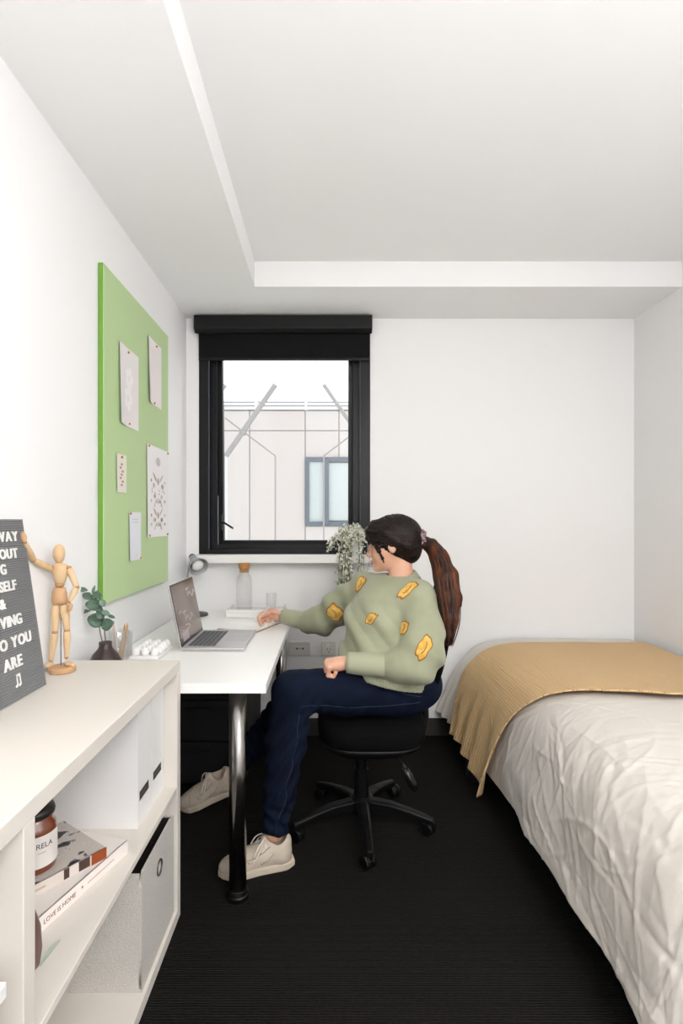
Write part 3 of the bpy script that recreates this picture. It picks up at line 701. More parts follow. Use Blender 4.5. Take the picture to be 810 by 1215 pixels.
# ------------------------------------------------------------------ pinboard
PBX = XL+.022
pb = thing('pinboard', (XL+.01, 2.31, .935), 'tall green pinboard on the white wall above the desk', 'pinboard')
box('felt_face', (PBX-.004, 1.922, .937), (PBX, 2.686, 2.152), mat('green_felt', 'B4CF90', .85, bump=(500, .3, .0008), sheen=.3), pb, bevel=.0005)
box('edge_board', (XL+.002, 1.92, .935), (PBX-.004, 2.688, 2.154), mat('green_edge', '6E9E3A', .6), pb, bevel=.0005)
M_pap = mat('white_paper', 'F5F2F2', .85); M_pap2 = mat('pinkish_paper', 'EDE8E7', .85)
M_pin = mat('orange_pin', 'C98A5A', .4); M_ink1 = mat('faded_brown_ink', 'BBA48F', .8); M_ink2 = mat('faded_grey_ink', 'CFC8C4', .8); M_ink3 = mat('white_print', 'F6F3F2', .8)
def sheet(name, y0, y1, z0, z1, m, label, pins, curl=.008, prints=()):
    n_ = 9; v = []; X0 = PBX+.001
    def xc(a, b): return X0+.0006+curl*max(0, (.5-a)*2)**2*(.4+.6*(1-b))
    for i in range(n_):
        for k in range(n_):
            a, b_ = i/(n_-1), k/(n_-1); v.append((xc(a, b_), y0+a*(y1-y0), z0+b_*(z1-z0)))
    o = make(name, v, gridfaces(n_, n_), m); sm = o.modifiers.new('thickness', 'SOLIDIFY'); sm.thickness = .0004; sm.offset = 0
    props(o, label, 'paper', 'papers pinned on the green board')
    for a, b_ in pins:
        p = Vector((xc(a, b_), y0+a*(y1-y0), z0+b_*(z1-z0))); MB().cyl(p-Vector((.002, 0, 0)), p+Vector((.006, 0, 0)), .0055, .0045, 10).build('pin', M_pin, o)
    for mm, polys in prints:
        q = MB()
        for poly in polys:
            q.add([(xc(a, b_)+.0011, y0+a*(y1-y0), z0+b_*(z1-z0)) for a, b_ in poly], [tuple(range(len(poly)))])
        q.build('printed_motif', mm, o)
    return o
def blob(a, b_, ra, rb, n_=12, ph=0): return [(a+ra*math.cos(2*PI*i/n_+ph), b_+rb*math.sin(2*PI*i/n_+ph)) for i in range(n_)]
petals = lambda a, b_, r, k=5: [blob(a+r*.6*math.cos(2*PI*i/k), b_+r*.45*math.sin(2*PI*i/k), r*.42, r*.3, 8) for i in range(k)]
sheet('paper_sheet', 2.05, 2.265, 1.61, 1.92, M_pap2, 'pinkish sheet with two pale flower prints on the green board', ((.45, .95), (.5, .04)), .012, ((M_ink3, petals(.5, .62, .2)+petals(.45, .36, .22)),))
sheet('paper_sheet', 2.378, 2.573, 1.763, 2.055, mat('blush_paper', 'F0E8E6', .85), 'blank blush sheet pinned highest on the green board', ((.6, .95), (.45, .03)), .012)
sheet('note_card', 2.03, 2.129, 1.343, 1.49, mat('cream_card', 'ECE5DA', .85), 'small cream card with a faint brown print on the green board', ((.5, .93),), .004,
      ((M_ink1, [blob(.5+.12*math.sin(i*2.1), .2+.09*i, .13, .035, 8) for i in range(7)]),))
sheet('note_sheet', 2.155, 2.295, 1.072, 1.27, mat('cool_paper', 'E9EAEF', .85), 'small blank cool white sheet pinned lowest on the green board', ((.08, .97), (.95, .03)), .006, ((M_ink2, [blob(.6, .1, .05, .012, 6), blob(.5, .85, .3, .008, 6), blob(.5, .79, .3, .008, 6)]),))
wing = []
for cy_, sc_, up in ((.62, 1.0, 1), (.40, .8, -1), (.24, .9, 1), (.14, .7, -1)):
    for s_ in (-1, 1):
        wing += [[(.5+s_*.03, cy_-.02), (.5+s_*.16*sc_, cy_+up*.02), (.5+s_*.26*sc_, cy_+up*.09*sc_), (.5+s_*.18*sc_, cy_+up*.075*sc_), (.5+s_*.09, cy_+.03)], blob(.5+s_*.2*sc_, cy_-up*.05, .06*sc_, .03*sc_, 8), blob(.5+s_*.32, cy_, .035, .02, 7)]
    wing += [blob(.5, cy_, .035, .045*sc_, 8)]
rngm = blob(.5, .84, .1, .05, 16)
sheet('art_print', 2.364, 2.679, 1.16, 1.575, M_pap, 'large white print of symmetrical faded botanical motifs on the green board', ((.07, .98), (.97, .98), (.07, .02), (.95, .02)), .006,
      ((M_ink1, wing[::2]), (M_ink2, wing[1::2]+[blob(.5+.3*math.cos(i*.7), .5+.03*math.sin(i*1.9), .03, .014, 6) for i in range(9)]+[rngm]), (M_pap, [blob(.5, .84, .085, .04, 16)])))

# ------------------------------------------------------------------ outlets
def outlet(name, x0, x1, z0, z1, label, dbl):
    t = thing(name, ((x0+x1)/2, YB, z0), label, 'outlet')
    box('face_plate', (x0, YB-.010, z0), (x1, YB, z1), mat('outlet_plastic', 'E6E2DE', .4), t, bevel=.002)
    zc = (z0+z1)/2; M_o = mat('outlet_dark', '4E4A47', .6); M_g = mat('outlet_grey', 'B5B0AB', .6)
    if dbl:
        xm = (x0+x1)/2
        for s_ in (-1, 1): MB().cyl((xm+s_*.017, YB-.011, zc), (xm+s_*.017, YB-.009, zc), .0055, n=12).build('jack', M_o, t)
        box('jack_bar', (xm-.016, YB-.0108, zc-.002), (xm+.016, YB-.0095, zc+.002), M_g, t, bevel=0); box('seam_line', (x0+.002, YB-.0108, z1-.016), (x1-.002, YB-.0098, z1-.0145), M_g, t, bevel=0)
    else:
        xm = (x0+x1)/2
        box('switch', (xm-.013, YB-.014, zc+.012), (xm+.003, YB-.009, zc+.028), mat('outlet_switch', 'F4F2EF', .3), t, bevel=.001)
        for dx, dz_, a in ((-.009, -.004, .5), (.009, -.004, -.5), (0, -.02, 0)):
            R = Matrix.Translation((xm+dx, YB-.0105, zc+dz_)) @ Matrix.Rotation(a, 4, 'Y'); MB().box((-.0015, -.0005, -.005), (.0015, .001, .005), R).build('pin_slot', M_o, t)
outlet('data_outlet', -.230, -.112, .460, .540, 'double data outlet plate on the wall beside the desk', True)
outlet('power_outlet', -.046, .036, .460, .540, 'power outlet with rocker switch on the wall behind the woman', False)

# ------------------------------------------------------------------ bed
BXE, BYE = .80, 1.08      # left and near edges of the mattress
PROF = np.array([(-.60, .540), (-.45, .541), (-.30, .541), (-.20, .537), (-.12, .524), (-.05, .495), (.005, .44), (.04, .37), (.065, .28), (.082, .19), (.095, .11), (.105, .04)])
pt = smoothpath([(a, b_, 0) for a, b_ in PROF], 8); PF = np.array([(p.x, p.y) for p in pt]); AL = np.concatenate([[0], np.cumsum(np.hypot(*np.diff(PF, axis=0).T))])
AL -= np.interp(.0, PF[:, 0], AL)    # arc length 0 at out = 0
def drape(p, q, lift=0.):
    """cloth coordinates: p past the left edge, q past the near edge -> world"""
    R = .16; a = p+R; b_ = q+R
    corner = (a > 0) & (b_ > 0)
    dist = np.where(corner, np.maximum(a, b_), np.where(a > b_, a, b_)) - R
    nrm = np.hypot(np.maximum(a, 1e-6), np.maximum(b_, 1e-6))
    dx = np.where(corner, a/nrm, np.where(a > b_, 1., 0.)); dy = np.where(corner, b_/nrm, np.where(a > b_, 0., 1.))
    tt = np.clip(dist, AL[0], AL[-1]); out = np.interp(tt, AL, PF[:, 0]); z = np.interp(tt, AL, PF[:, 1])
    deep = dist < AL[0]; out = np.where(deep, PF[0, 0]+(dist-AL[0]), out)
    o2 = np.interp(np.clip(tt+.004, AL[0], AL[-1]), AL, PF[:, 0]); z2 = np.interp(np.clip(tt+.004, AL[0], AL[-1]), AL, PF[:, 1])
    o1 = np.interp(tt, AL, PF[:, 0]); to, tz = o2-o1, z2-z; L = np.hypot(to, tz)+1e-9; no, nz = -tz/L, to/L
    no = np.where(tt >= AL[-1]-.005, 1., no); nz = np.where(tt >= AL[-1]-.005, 0., nz)
    no = np.where(deep, 0., no); nz = np.where(deep, 1., nz)
    X = np.where(dx == 0, BXE-p, BXE+R-dx*(out+R)); Y = np.where(dy == 0, BYE-q, BYE+R-dy*(out+R))
    nx = -dx*no; ny = -dy*no
    nz = np.abs(nz)
    fl = np.clip((Y-2.35)/.75, 0, 1)*np.clip((.55-z)/.45, 0, 1); X = X-.065*fl
    return np.stack([X+nx*lift, Y+ny*lift, z+nz*lift], -1)
crease_rng = np.random.default_rng(3)
def creases(p, q, n, amp, wid, region, ang):
    d = np.zeros_like(p)
    for _ in range(n):
        c0 = (crease_rng.uniform(*region[0]), crease_rng.uniform(*region[1])); a = crease_rng.uniform(*ang); L = crease_rng.uniform(.07, .26); w_ = wid*crease_rng.uniform(.6, 1.6)
        u = (p-c0[0])*math.cos(a)+(q-c0[1])*math.sin(a); v_ = -(p-c0[0])*math.sin(a)+(q-c0[1])*math.cos(a)+crease_rng.uniform(-2, 2)*u*u
        d += amp*crease_rng.uniform(.4, 1.2)*np.exp(-(v_/w_)**2)*np.exp(-(u/L)**4)*(1 if crease_rng.random() < .6 else -.7)
    return d
bed = thing('bed', (1.28, 2.15, 0), 'bed with black base and white mattress in the corner', 'bed')
M_bedb = mat('black_bed_base', '0A0A0B', .8)
box('base', (.82, 1.14, .12), (XR-.02, YB-.02, .30), M_bedb, bed, bevel=.01)
box('mattress', (.86, 1.20, .30), (XR-.02, YB-.02, .52), mat('mattress_white', 'EDE9E4', .9), bed, bevel=.05)
for x, y in ((.685, 2.575), (.86, 1.22), (1.65, 1.22), (1.65, 3.0), (.86, 3.0)):
    box('leg', (x-.035 if x > .73 else x-.03, y-.035, 0), (x+.035 if x > .73 else .85, y+.035, .16), M_bedb, bed, bevel=.004)
NPp, NQ = 250, 330
pm = np.interp(np.linspace(0, 1, NPp), [0, .25, 1], [BXE-(XR-.012), -.45, .335]); qm = np.linspace(BYE-(YB-.024), .33, NQ)
Pg, Qg = np.meshgrid(pm, qm, indexing='ij')
hem = .02*vnoise(Qg*3.1+9, Pg*0, 5)*np.clip(Pg/.4, 0, 1)
side = np.clip((Pg+.15)/.3, 0, 1); sideq = np.clip((Qg+.15)/.3, 0, 1); sd_ = np.maximum(side, sideq)
lift = .007*vnoise(Pg*3.2, Qg*2.4, 1)*(.35+sd_) + .0030*vnoise(Pg*9+3, Qg*7, 2)*(.2+sd_)
lift += creases(Pg, Qg, 110, .0025, .0062, ((-.20, .34), (-1.3, .3)), (-.9, .9)) + creases(Pg, Qg, 80, .0028, .0072, ((-.10, .34), (-.85, .4)), (.5, 1.7)) + creases(Pg, Qg, 16, .0026, .011, ((-.8, -.1), (-1.2, .1)), (-.4, .4))
lift += .008*np.clip((Pg-.1)/.25, 0, 1)*np.sin(Qg*13+2*vnoise(Qg*3, Pg*2, 8))
lift += .016*np.clip((-Qg-1.66)/.12, 0, 1)*np.clip((Pg)/.3, 0, 1)*np.sin(Qg*75)
lift = np.clip(lift, -.02, .05)+.02
V = drape(Pg+hem, Qg+hem*.3, lift); V[..., 1] = np.minimum(V[..., 1], YB-.018); V[..., 0] = np.minimum(V[..., 0], XR-.006)
M_duv = mat('linen_duvet', 'DED7CE', .9, bump=(60, .25, .004, (1, 1, 1)), sheen=.1)
dv = make('duvet', V.reshape(-1, 3), [tuple(reversed(f)) for f in gridfaces(NPp, NQ)], M_duv, smooth=True)
props(dv, 'rumpled off white linen duvet draped over the bed', 'duvet')
sm = dv.modifiers.new('thickness', 'SOLIDIFY'); sm.thickness = .012; sm.offset = -1
# throw blanket
def throw_mat():
    m = mat('mustard_waffle_knit', 'E9C48E', .95, sheen=.15)
    nt = m.node_tree; b = nt.nodes['Principled BSDF']; uvn = nt.nodes.new('ShaderNodeUVMap'); hs = []
    for dr, sc_ in (('X', 30.), ('Y', 26.)):
        w_ = nt.nodes.new('ShaderNodeTexWave'); w_.bands_direction = dr; w_.inputs['Scale'].default_value = sc_; w_.inputs['Distortion'].default_value = .3
        nt.links.new(uvn.outputs[0], w_.inputs['Vector']); hs.append(w_)
    mx = nt.nodes.new('ShaderNodeMath'); mx.operation = 'MAXIMUM'; nt.links.new(hs[0].outputs['Fac'], mx.inputs[0]); nt.links.new(hs[1].outputs['Fac'], mx.inputs[1])
    bp = nt.nodes.new('ShaderNodeBump'); bp.inputs['Strength'].default_value = .8; bp.inputs['Distance'].default_value = .006
    nt.links.new(mx.outputs[0], bp.inputs['Height']); nt.links.new(bp.outputs[0], b.inputs['Normal'])
    cr = nt.nodes.new('ShaderNodeValToRGB'); cr.color_ramp.elements[0].color = (*lin('D6AA70'), 1); cr.color_ramp.elements[1].color = (*lin('EBC690'), 1)
    nt.links.new(mx.outputs[0], cr.inputs[0]); nt.links.new(cr.outputs[0], b.inputs['Base Color'])
    return m
NA, NB = 230, 150
ta = np.interp(np.linspace(0, 1, NA), [0, .3, 1], [BXE-(XR-.02), -.35, .40]); tb = np.linspace(0, 1, NB)
Ag, Bg = np.meshgrid(ta, tb, indexing='ij')
yf = np.interp(Ag, [-.95, -.75, -.5, -.3, -.15, 0, .15, .3, .5], [2.06, 2.05, 2.02, 2.05, 2.11, 2.17, 2.22, 2.255, 2.28]) + .012*np.sin(Ag*14)
yb = np.interp(Ag, [-.95, -.3, 0, .2, .5], [2.93, 2.915, 2.90, 2.86, 2.76]) + .008*np.sin(Ag*11+1)
Yg = yf+(yb-yf)*Bg; Pt = Ag-.05*np.clip(Ag, 0, 1)*(1-np.cos(Bg*6))*0 - np.clip(Ag-.25, 0, 1)*(.25+.35*np.clip(Bg-.25, 0, 1))*0
lenf = 1-.18*np.interp(Bg, [0, .12, .3, .45, .6, .8, 1], [0, .05, .55, .62, .8, 1.0, .85]); Pt = np.where(Ag > 0, Ag*lenf, Ag)
tl = .022+.010+.003*vnoise(Ag*5, Yg*6, 11) + .034*np.clip((Ag)/.4, 0, 1)*(1+np.sin(Bg*24+1.4*vnoise(Ag*2, Bg*3, 4)))*.5 + .004*np.sin(Bg*2+Ag*5)
tl += .012*np.exp(-((Bg-.0)/.03)**2)
# stay above the duvet surface below
def duvet_lift(p, y):
    i = np.clip(np.searchsorted(pm, p)-1, 0, NPp-2); jq = np.clip(((BYE-y)-qm[0])/(qm[1]-qm[0]), 0, NQ-2).astype(int); return lift[i, jq]
tl = np.maximum(tl, duvet_lift(Pt, Yg)+.008)
V = drape(Pt, BYE-Yg, tl); V[..., 0] = np.minimum(V[..., 0], XR-.012)
th = make('throw_blanket', V.reshape(-1, 3), gridfaces(NA, NB), throw_mat(), smooth=True, uv=np.stack([Ag.ravel(), Yg.ravel()], 1))
props(th, 'mustard waffle knit throw blanket laid across the bed', 'blanket')
sm = th.modifiers.new('thickness', 'SOLIDIFY'); sm.thickness = .007; sm.offset = 1

# ------------------------------------------------------------------ office chair
M_cloth = mat('black_upholstery', '0A0A0B', .9, bump=(300, .3, .001), spec=.1)
CX, CY = .128, 2.185
oc = thing('office_chair', (CX, CY, 0), 'black swivel office chair on five castors at the desk', 'chair')
def sup(z, ax, ay, cx_, cy_, n=40, e=3.2):
    return [(cx_+ax*math.copysign(abs(math.cos(2*PI*i/n))**(2/e), math.cos(2*PI*i/n)), cy_+ay*math.copysign(abs(math.sin(2*PI*i/n))**(2/e), math.sin(2*PI*i/n)), z) for i in range(n)]
def loft(rings):
    n = len(rings[0]); v = [p for r in rings for p in r]
    f = [(i*n+k, i*n+(k+1) % n, (i+1)*n+(k+1) % n, (i+1)*n+k) for i in range(len(rings)-1) for k in range(n)] + [tuple(range(n-1, -1, -1)), tuple(range((len(rings)-1)*n, len(rings)*n))]
    return v, f
sxc = .165
v, f = loft([sup(z, .21*k, .225*k, sxc, CY) for z, k in ((.388, .95), (.40, 1.0), (.44, 1.01), (.465, .98), (.482, .9), (.487, .6))])
make('seat_cushion', v, f, M_cloth, oc, smooth=True)
v, f = loft([sup(z, .21*k, .225*k, sxc-.02*(1-k), CY) for z, k in ((.318, .35), (.325, .55), (.345, .78), (.37, .92), (.389, .96))])
make('seat_shell', v, f, M_blk, oc, smooth=True)
b = MB(); b.cyl((CX, CY, .20), (CX, CY, .325), .022, n=20); b.cyl((CX, CY, .085), (CX, CY, .235), .031, .028, n=20); b.build('gas_column', M_blk, oc)
MB().lathe([(.045, .06), (.05, .075), (.048, .115), (.034, .125)], (CX, CY, 0), 24).build('hub', M_blk, oc)
for i in range(5):
    a = math.radians(-90+72*i+3); d = Vector((math.cos(a), math.sin(a), 0)); s_ = Vector((-d.y, d.x, 0)); v = []
    for r_, zt, th_, w_ in ((.03, .118, .05, .026), (.12, .112, .038, .022), (.20, .095, .03, .019), (.262, .078, .026, .017), (.288, .070, .02, .013)):
        c0 = Vector((CX, CY, zt))+d*r_
        v += [c0+s_*w_-Vector((0, 0, .006)), c0+s_*w_*.5, c0-s_*w_*.5, c0-s_*w_-Vector((0, 0, .006)), c0-s_*w_*.9-Vector((0, 0, th_)), c0+s_*w_*.9-Vector((0, 0, th_))]
    f = [(q*6+k, q*6+(k+1) % 6, (q+1)*6+(k+1) % 6, (q+1)*6+k) for q in range(4) for k in range(6)] + [tuple(range(5, -1, -1)), tuple(range(24, 30))]
    make('base_arm', v, f, M_blk, oc, smooth=False, bevel=.003)
    c0 = Vector((CX, CY, 0))+d*.280; a2 = a+(.6, -.4, 1.2, .3, -.9)[i]; e_ = Vector((-math.sin(a2), math.cos(a2), 0)); fw = Vector((math.cos(a2), math.sin(a2), 0)); wc = c0+fw*-.012+Vector((0, 0, .026))
    b = MB(); b.cyl(c0+Vector((0, 0, .03)), c0+Vector((0, 0, .062)), .008, n=10); b.cyl(wc+e_*.006, wc-e_*.006, .022, n=16)
    ca = b.build('castor', M_blk, oc)
    for s2 in (-1, 1): MB().cyl(wc+e_*(.007*s2), wc+e_*(.023*s2), .026, .024, 20).build('wheel', M_blk, ca, bevel=.003)
b = MB(); b.tube([(.24, 2.03, .36), (.27, 1.99, .335), (.285, 1.98, .31)], [.007, .007, .007]); b.build('lever_rod', M_blk, oc)
MB().tube([(.275, 1.985, .325), (.288, 1.98, .30), (.303, 1.975, .27), (.313, 1.972, .247)], [.011, .016, .017, .009], 12).build('lever_handle', mat('lever_plastic', '161617', .25), oc, smooth=True)
b = MB(); b.tube(smoothpath([(.26, CY, .345), (.35, CY, .35), (.383, CY, .41), (.385, CY, .52), (.405, CY, .64), (.43, CY, .74)], 5), .016, 10); b.build('back_support', M_blk, oc, smooth=True)
# backrest: a thin curved panel
v = []; nu, nv = 13, 15
for i in range(nu):
    for k in range(nv):
        a, b_ = i/(nu-1)*2-1, k/(nv-1); hw = .168*(1-.30*b_**3)*(1-.25*(1-b_)**4); zz = .60+.365*b_
        x = .412+.058*b_+.010*math.sin(b_*PI)-.015*a*a; v.append((x, CY+a*hw, zz))
o = make('backrest', v, gridfaces(nu, nv), M_cloth, oc, smooth=True); sm = o.modifiers.new('thickness', 'SOLIDIFY'); sm.thickness = .028; sm.offset = 0; bv = o.modifiers.new('b', 'BEVEL'); bv.width = .008; bv.segments = 2; bv.limit_method = 'ANGLE'

# ------------------------------------------------------------------ the seated woman
person = thing('person', (.2, 2.15, 0), 'woman in sage green patterned sweater and jeans seated at the desk', 'person')
M_skin = mat('skin', 'E4B398', .5, vary=(14, 'DBA286', .35, .7)); M_skin.node_tree.nodes['Principled BSDF'].inputs['Subsurface Weight'].default_value = .08
M_sweat = mat('sage_knit', 'A2A489', .95, bump=(420, .5, .0015), vary=(12, '9A9C80', .35, .7), sheen=.15)
M_rib = mat('sage_rib', 'AAAC90', .95, sheen=.15)
M_jean = mat('indigo_denim', '080F20', .85, vary=(16, '0D182D', .4, .75), bump=(500, .3, .0008), spec=.15)
M_hair = mat('dark_hair', '120B09', .5, spec=.25, vary=(40, '22140F', .4, .75, (.25, 1, .25)), bump=(120, .5, .003, (.15, 1, .15)))
M_tail = mat('auburn_hair', '1C0D08', .5, spec=.25, vary=(38, '6B3818', .38, .70, (1, 1, .06)), bump=(150, .6, .003, (1, 1, .05)))

# head frame
HC = np.array((.257, 2.16, 1.143)); ay, pit = math.radians(10), math.radians(6)
hf = np.array((-math.cos(ay)*math.cos(pit), math.sin(ay)*math.cos(pit), -math.sin(pit))); hl = np.cross((0, 0, 1), hf); hl /= np.linalg.norm(hl); hu = np.cross(hf, hl)
HR = np.stack([hf, hl, hu])          # rows: forward, left, up
def HL(P): return ((P-A3(HC)) @ A3(HR).T)
def hw(*p): return HC+np.array(p) @ HR
def head_sdf(q):
    d = d_ell(q, (-.012, 0, .028), (.092, .073, .085))
    d = smin(d, d_ell(q, (.032, 0, -.02), (.062, .060, .075)), .03)
    d = smin(d, d_ell(q, (.042, 0, -.068), (.046, .042, .036)), .025)
    d = smin(d, d_ell(q, (.074, 0, -.091), (.018, .020, .016)), .02)
    for s_ in (-1, 1):
        d = smin(d, d_ell(q, (.052, .038*s_, -.035), (.030, .022, .028)), .02)     # cheek
        d = smax(d, -d_ell(q, (.098, .031*s_, .0), (.018, .018, .012)), .015)      # eye socket
        d = smin(d, d_ell(q, (.079, .031*s_, -.001), (.0125, .014, .0115)), .003)  # eyeball under lid
        d = smin(d, d_ell(q, (.004, .073*s_, -.006), (.017, .009, .029)), .007)    # ear
        d = smax(d, -d_ell(q, (.006, .083*s_, -.004), (.009, .006, .018)), .005)
        d = smin(d, d_ell(q, (.094, .011*s_, -.040), (.010, .008, .008)), .006)    # nostril wing
    d = smin(d, d_cone(q, (.088, 0, .004), (.106, 0, -.035), .007, .0105), .010)
    d = smin(d, d_ell(q, (.085, 0, .02), (.012, .04, .012)), .02)
    d = smin(d, d_ell(q, (.087, 0, -.060), (.0125, .021, .0058)), .004)
    d = smin(d, d_ell(q, (.084, 0, -.0715), (.0125, .018, .0062)), .004)
    d = smax(d, -d_ell(q, (.098, 0, -.0655), (.012, .022, .0016)), .003)
    return d
# joints
SHL, SHR = np.array((.335, 2.045, .945)), np.array((.150, 2.285, .950))
ELL, ELR = np.array((.312, 1.935, .715)), np.array((-.045, 2.465, .768))
WRL, WRR = np.array((.070, 1.970, .716)), np.array((-.218, 2.602, .772))
HIL, HIR = np.array((.29, 2.085, .575)), np.array((.28, 2.25, .552))
KNL, KNR = np.array((-.135, 1.970, .612)), np.array((-.115, 2.285, .513))
ANL, ANR = np.array((-.196, 1.922, .125)), np.array((-.398, 2.325, .185))
def hand_parts(Wr, fwd, side, left, curl, thumb, spread=1.0):
    fwd = np.array(fwd, float); fwd /= np.linalg.norm(fwd); side = np.array(side, float); side -= fwd*(side @ fwd); side /= np.linalg.norm(side)
    up = np.cross(side, fwd) if left else np.cross(fwd, side)
    pt_ = lambda a, b_, c_: Wr+fwd*a+side*b_+up*c_
    segs = []
    names = ((.026, .082, (.040, .024, .020)), (.009, .086, (.044, .027, .021)), (-.009, .082, (.041, .025, .020)), (-.026, .074, (.032, .019, .018)))
    for k, (b_, a, L) in enumerate(names):
        p = pt_(a*.96, b_, .0); ang = 0; pts = [(p, .0092)]
        for s_, l in enumerate(L):
            ang += curl[k][s_]; d = fwd*math.cos(ang)-up*math.sin(ang)+side*(.06*spread*b_/.026); p = p+d*l; pts.append((p, (.0084, .0078, .0066)[s_]))
        segs.append(pts)
    tp_ = [(pt_(.022, .026, -.004), .013), (pt_(*thumb[0]), .0105), (pt_(*thumb[1]), .0092), (pt_(*thumb[2]), .0075)]
    palm = [(pt_(.0, .0, 0), .0225), (pt_(.04, .010, -.002), .018), (pt_(.078, .022, 0), .0125)], [(pt_(.0, -.004, 0), .021), (pt_(.045, -.012, -.002), .018), (pt_(.074, -.022, 0), .0115)], [(pt_(.03, 0, 0), .018), (pt_(.08, .002, .001), .0125)]
    return segs, tp_, palm, pt_
hndR = hand_parts(WRR, (-.97, .22, .10), (-.12, -.62, .78), False, ((.75, .75, .4), (.85, .95, .5), (.95, 1.0, .5), (1.0, 1.0, .5)), ((.05, .045, -.012), (.075, .040, -.030), (.098, .030, -.042)))
hndL = hand_parts(WRL, (-1, .10, -.10), (.10, .93, .25), True, ((1.25, 1.6, 1.1), (1.3, 1.6, 1.1), (1.3, 1.6, 1.1), (1.35, 1.6, 1.1)), ((.045, .043, -.010), (.066, .042, -.024), (.086, .032, -.034)))
def hand_sdf(P, H):
    segs, tp_, palm, _ = H; d = None
    for ch_ in palm: e = d_chain(P, ch_, .012); d = e if d is None else smin(d, e, .018)
    for ch_ in segs: d = smin(d, d_chain(P, ch_, .004), .004)
    return smin(d, d_chain(P, tp_, .006), .007)
def boxd(P, c, r): return np.linalg.norm(np.maximum(np.abs(P-A3(c))-A3(r), 0), axis=1)
def body_sdf(P):
    d = d_cone(P, (.275, 2.165, .90), (.285, 2.165, .64), .105, .12)
    nb_, nt_ = np.array((.290, 2.165, .945)), hw(-.018, 0, -.055)
    d = smin(d, d_cone(P, nb_, nt_, .053, .045), .03)
    for S, E_, Wr in ((SHL, ELL, WRL), (SHR, ELR, WRR)):
        d = smin(d, d_chain(P, [(S, .045), (E_, .034), (Wr, .0235)], .01), .03)
    for H_, K, An in ((HIL, KNL, ANL), (HIR, KNR, ANR)):
        d = smin(d, d_chain(P, [(H_, .075), (K, .048), (An, .033)], .02), .03)
    m = boxd(P, HC, (.13, .11, .14)); near = m < .03
    if near.any(): dh = m+.01; dh[near] = head_sdf(HL(P[near])); d = smin(d, dh, .012)
    for H in (hndL, hndR):
        cc = H[3](.07, 0, -.02); m = boxd(P, cc, (.09, .09, .09)); near = m < .03
        if near.any(): dh = m+.01; dh[near] = hand_sdf(P[near], H); d = smin(d, dh, .010)
    return d
V, F = surfnets(body_sdf, (-.5, 1.85, .08), (.5, 2.75, 1.29), .0036)
body = make('body', V, F, M_skin, person, smooth=True)
# face details
M_eye = mat('eye_dark', '2A1A14', .15); M_brow = mat('brow', '2B1B14', .8); M_lip = mat('lips', 'B8695E', .4); M_teeth = mat('teeth', 'EFEAE4', .3)
for s_ in (-1, 1):
    MB().ell(hw(.0885, .031*s_, -.0005), (.004, .009, .0042), Matrix(HR.T.tolist())).build('eye', M_eye, body, smooth=True)
    MB().tube([hw(.0885, .016*s_, .014), hw(.088, .03*s_, .019), hw(.078, .045*s_, .016)], [.0018, .0024, .001], 6).build('eyebrow', M_brow, body, smooth=True)
b = MB()
for z_ in (-.0605, -.0705): b.tube([hw(.083, -.0205, -.0655), hw(.094, -.010, z_), hw(.0965, 0, z_), hw(.094, .010, z_), hw(.083, .0205, -.0655)], [.001, .0035, .0038, .0035, .001], 8)
b.build('lips', M_lip, body, smooth=True)
MB().tube([hw(.086, -.013, -.0655), hw(.0925, 0, -.0655), hw(.086, .013, -.0655)], [.002, .003, .002], 6).build('teeth', M_teeth, body, smooth=True)
# glasses
gs = MB(); Mg = Matrix(HR.T.tolist())
for s_ in (-1, 1):
    gs.tube([hw(.103-.002*abs(math.cos(2*PI*i/20)), .031*s_+.023*math.cos(2*PI*i/20), -.006+.020*math.sin(2*PI*i/20)) for i in range(21)], .0012, 6, False)
    gs.tube([hw(.101, .054*s_, -.002), hw(.06, .069*s_, .002), hw(.01, .077*s_, .004), hw(-.008, .078*s_, -.006)], .0012, 6)
gs.tube([hw(.103, -.008, -.002), hw(.107, 0, 0), hw(.103, .008, -.002)], .0012, 6)
go = gs.build('glasses', mat('glasses_wire', '9A9296', .3, .7), person, smooth=True)
for s_ in (-1, 1):
    MB().add([hw(.103, .031*s_, -.006)]+[hw(.1025, .031*s_+.022*math.cos(2*PI*i/20), -.006+.019*math.sin(2*PI*i/20)) for i in range(20)], [(0, i+1, (i+1) % 20+1) for i in range(20)]).build('lens', glass_mat('lens_glass', 'FEFEFE', .18, .03), go)

